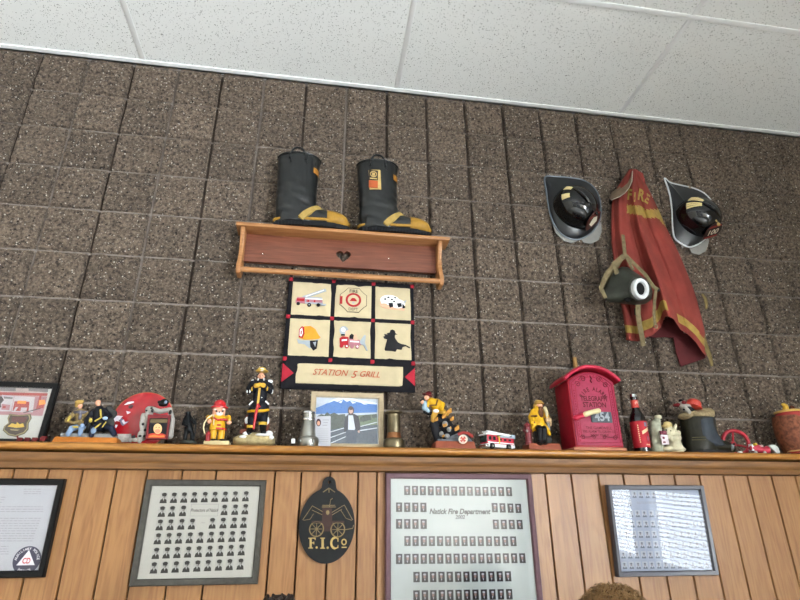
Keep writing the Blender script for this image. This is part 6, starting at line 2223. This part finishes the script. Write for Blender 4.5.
# toy car, white fender piece
g = Fig('toy_car', 'tiny red open toy car with a yellow-haired driver right of the red hand wheel', 'toy car', 759.5, -.155)
g.part('body', mat('car_red', 'a83444', .4, var=.1), [('L', [(752, 448.5, 0), (758, 449.5, 0), (767, 450.5, 0)], [2.6, 3.0, 3.0]), ('E', 767, 449.5, 2.6, 3, 3.2), ('E', 757, 447, 3, 1.8, 3)], .002)
g.part('windscreen', white, [('P', [(750, 444), (752, 446.5), (752.6, 451), (751, 451)], 4.5)], 0)
g.part('driver', mat('driver_pale', 'b8a6a0', .5), [('L', [(758.5, 447, 0), (761.5, 446.5, 0)], 1.7), ('E', 755.5, 445.6, 1.5, 1.6, 1.5)], .0018)
g.part('driver_hair', mat('hair_yellow', 'cfae3c', .5), [('E', 755.2, 444.5, 1.8, 1.2, 1.7, -.001)], 0)
for u, v in ((756, 452.6), (765, 453)):
    for dy in (-.011, .011):
        g.part('wheel', mat('wheel_white', 'b9b4ae', .4), [('E', u, v, 1.6, 1.7, .8, dy)], 0)
g = Fig('white_fender', 'small white curved shell piece between the toy car and the brown jar', 'ornament', 773, -.150)
mb = MB()
ol = [g.p(*q) for q in ((767.5, 446), (770.5, 444.6), (774, 445.2), (777, 448), (778.4, 452.5), (778.4, 456), (775.5, 456), (772, 450.5))]
mb.prism([Vector((p.x, g.y - .010, max(ZL, p.z))) for p in ol], (0, .020, 0))
mb.build('shell', mat('shell_white', 'bfc4be', .45, var=.06), g.root, bevel=.003)
g.part('foot', black, [('B', 774, 453.2, 779.5, 456, 4)], 0)

# brown jar
g = Fig('cookie_jar', 'brown textured pottery jar with a cream lid at the right ledge end', 'jar', 790.5, -.10)
g.part('body', mat('brown_bark', '6e402c', .6, var=.5, scale=70, bump=1.0, bscale=70), [('Y', 790.5, [(8.8, 456), (9.8, 450), (11.2, 442), (12.0, 433), (12.0, 425), (11.2, 419), (10.8, 417)])], 0)
g.part('rose_side', mat('rose_glaze', 'a8605c', .6, var=.25, scale=60, bump=.8), [('E', 799, 430, 5.5, 11, 8, -.02), ('E', 801, 440, 3, 8, 6, -.02)], .003)
g.part('red_band', mat('band_red', '8e2f2c', .5), [('Y', 790, [(11.3, 418), (11.9, 416.4), (11.6, 413.8), (11, 413)])], 0)
g.part('lid', mat('lid_cream', 'c9a45c', .5, var=.12), [('Y', 789, [(11.6, 413.4), (12.2, 412.4), (11.6, 411.4), (8, 410.4), (.4, 410)])], 0)
g.part('lid_hat', mat('hat_yellow', 'c9a03c', .5, var=.12), [('L', [(785.8, 410, -.012), (785.5, 406.5, -.012), (784, 404.5, -.012)], [2.8, 2.2, 1.5]), ('E', 782.5, 404.5, 1.4, 1, 1.2, -.012)], .0024)
g.part('lid_knob', mat('knob_brown', '6f3c26', .6), [('E', 792.2, 408.5, 2.2, 2.8, 2.2, -.006)], 0)
g = Fig('red_dish', 'little red dish with cream rim in front of the brown jar', 'dish', 801, -.165)
g.part('bowl', mat('dish_red', '9a3a34', .4), [('Y', 801, [(8, 458), (9.6, 455), (10, 452.2)])], 0)
g.part('rim', mat('dish_cream', 'c9a266', .5), [('Y', 801, [(10, 452.4), (10.3, 451.4), (9.8, 450.7), (8.4, 450.7)])], 0)
g = Fig('white_pebble', 'tiny white chip at the foot of the brown jar', 'chip', 788.5, -.170)
g.part('chip', white, [('E', 788.5, 454.6, 2.6, 1.0, 2)], 0)
g = Fig('white_pebble', 'tiny white chip under the red hand wheel', 'chip', 740, -.165)
g.part('chip', white, [('E', 740, 452.6, 2.2, 1.1, 2)], 0)

# ------------------------------------------------------------------ two people seated at the wall, only the tops of their heads in view
bench = thing('long_bench', 'plain wooden bench along the panelling under the two people', 'bench', (-.1, -.62, 0))
MB().bx(-1.2, 1.2, -.84, -.42, .355, .385).build('seat', ledge_m, bench, bevel=.006)
for x in (-1.1, 1.1):
    MB().bx(x - .03, x + .03, -.80, -.46, 0, .355).build('leg', ledge_m, bench)


def person(label, top, hairm, shirtm, bun):
    """seated, facing the room; top is the crown of the hair"""
    x, y, z = top
    root = thing('person', label, 'person', (x, y + .08, .45))
    hc_ = Vector((x, y, z - .115))
    py = y + .10
    sc = (z - .30 - .45) / .56
    S = lambda h: .45 + h * sc
    V = Vector
    b = MB()
    b.ell(hc_, (.073, .092, .108), 20, 14)
    b.ell(hc_ + V((0, -.03, -.05)), (.055, .062, .062))
    b.limb([hc_ + V((0, -.088, .0)), hc_ + V((0, -.102, -.026))], [.008, .013])
    for s in (-1, 1):
        b.ell(hc_ + V((s * .076, .005, -.012)), (.010, .018, .030))
    b.limb([hc_ + V((0, .02, -.06)), V((x, y + .045, z - .27))], [.052, .058])
    b.limb([V((x, py - .02, S(.50))), V((x, py, S(.30))), V((x, py, S(.12)))], [.125, .12, .135])
    arms, legs = [], []
    for s in (-1, 1):
        sh0, el, wr_ = V((x + s * .165, py - .02, S(.52))), V((x + s * .23, py - .07, S(.24))), V((x + s * .10, py - .30, S(.16)))
        arms.append((sh0, el, wr_))
        b.limb([sh0, el, wr_], [.052, .042, .028])
        d = (wr_ - el).normalized()
        palm = wr_ + d * .045
        b.limb([wr_, palm], [.026, .034])
        for k in range(4):
            q = palm + V((-s * .006 + s * (k - 1.5) * .018 * .6, 0, 0)) + d * .02 + V((0, -(k - 1.5) * .010, 0))
            l = (.07, .078, .074, .058)[k]
            b.limb([q, q + d * l * .55 + V((0, 0, .004)), q + d * l * .9 + V((0, 0, -.014))], [.0095, .0085, .007])
        b.limb([palm + V((0, -.02, .0)) - d * .02, palm + V((-s * .01, -.05, .004)), palm + V((-s * .025, -.07, -.004))], [.012, .010, .008])
        hp, kn, an = V((x + s * .09, py, .545)), V((x + s * .12, py - .44, .53)), V((x + s * .12, py - .42, .09))
        legs.append((hp, kn, an))
        b.limb([hp, kn, an], [.085, .062, .042])
        b.limb([an + V((0, .03, -.045)), an + V((0, -.15, -.055))], [.035, .03])
    b.build('body', realskin, root, remesh=.0075, relax=3)
    c = MB()
    c.limb([V((x, py - .02, S(.50))), V((x, py, S(.30))), V((x, py, S(.10)))], [.138, .136, .150])
    for sh0, el, wr_ in arms:
        c.limb([V((x, sh0.y, sh0.z)), sh0, el, el.lerp(wr_, .8)], [.075, .064, .054, .044])
    c.build('shirt', shirtm, root, remesh=.009, relax=3)
    c = MB()
    for hp, kn, an in legs:
        c.limb([hp, kn, an + V((0, 0, .03))], [.098, .075, .060])
    c.limb([legs[0][0], legs[1][0]], .10)
    c.build('trousers', mat('dark_trousers', '2c3140', .8, var=.15), root, remesh=.009, relax=3)
    for s in (-1, 1):
        MB().limb([V((x + s * .12, py - .39, .045)), V((x + s * .12, py - .50, .042)), V((x + s * .12, py - .58, .035))], [.042, .044, .034]).build('shoe', black, root, remesh=.007, zmin=.001)
        MB().ell(hc_ + V((s * .030, -.083, .004)), (.012, .009, .008)).ell(hc_ + V((s * .030, -.0905, .004)), (.005, .003, .005)).build('eye', mat('eye_brown', '4a3426', .3), root)
    MB().tube([hc_ + V((q * .022, -.091 + abs(q) * .006, -.058)) for q in (-1, -.5, 0, .5, 1)], .004, 8).build('mouth', mat('lips', 'a4615a', .5), root)
    h = MB()
    h.ell(hc_ + V((0, .012, .022)), (.084, .095, .100), 24, 16)
    h.ell(hc_ + V((0, .045, -.03)), (.078, .062, .075), 20, 12)
    rr = random.Random(int(abs(x) * 1000))
    for k in range(900):
        th, ph_ = rr.uniform(0, 2 * PI), math.acos(rr.uniform(.05, 1))
        d = V((math.sin(ph_) * math.cos(th), math.sin(ph_) * math.sin(th), math.cos(ph_)))
        p = hc_ + V((0, .012, .022)) + V((d.x * .082, d.y * .093, d.z * .098))
        t_ = V((d.x, d.y, 0)) * .6 + V((rr.uniform(-.5, .5), rr.uniform(-.5, .5), rr.uniform(-.3, .3)))
        l = .03
        h.tube([p, p + (d * .25 + t_) * l * .5, p + (d * .18 + t_ - V((0, 0, .35))) * l], [.0016, .0013, .0005], 4)
    if bun:
        bc_ = V((x, y + .01, z + .012))
        h.ell(bc_, (.036, .036, .030), 18, 12)
        for k in range(9):
            a = k * .7
            h.tube([bc_ + V((.035 * math.cos(a + q) * math.cos(q * .5), .035 * math.sin(a + q) * math.cos(q * .5), -.01 + .04 * math.sin(q * .8))) for q in (0, .3, .6, .9, 1.2, 1.5)], .004, 6)
    h.build('hair', hairm, root)


p = at(614, 587.5, -.70)
person('person with tousled light brown hair, only the crown showing below the rightmost frame', (p.x, p.y, p.z), mat('hair_sandy', '775b3b', .55, var=.4, scale=300), mat('shirt_blue', '4a5a70', .8, var=.1), False)
p = at(279.5, 594.5, -.80)
person('person with dark topknot just showing at the bottom, left of the oval plaque', (p.x, p.y - .01, p.z - .042), mat('hair_dark', '2a211d', .45, var=.3, scale=300), mat('shirt_plum', '5a4450', .8, var=.1), True)
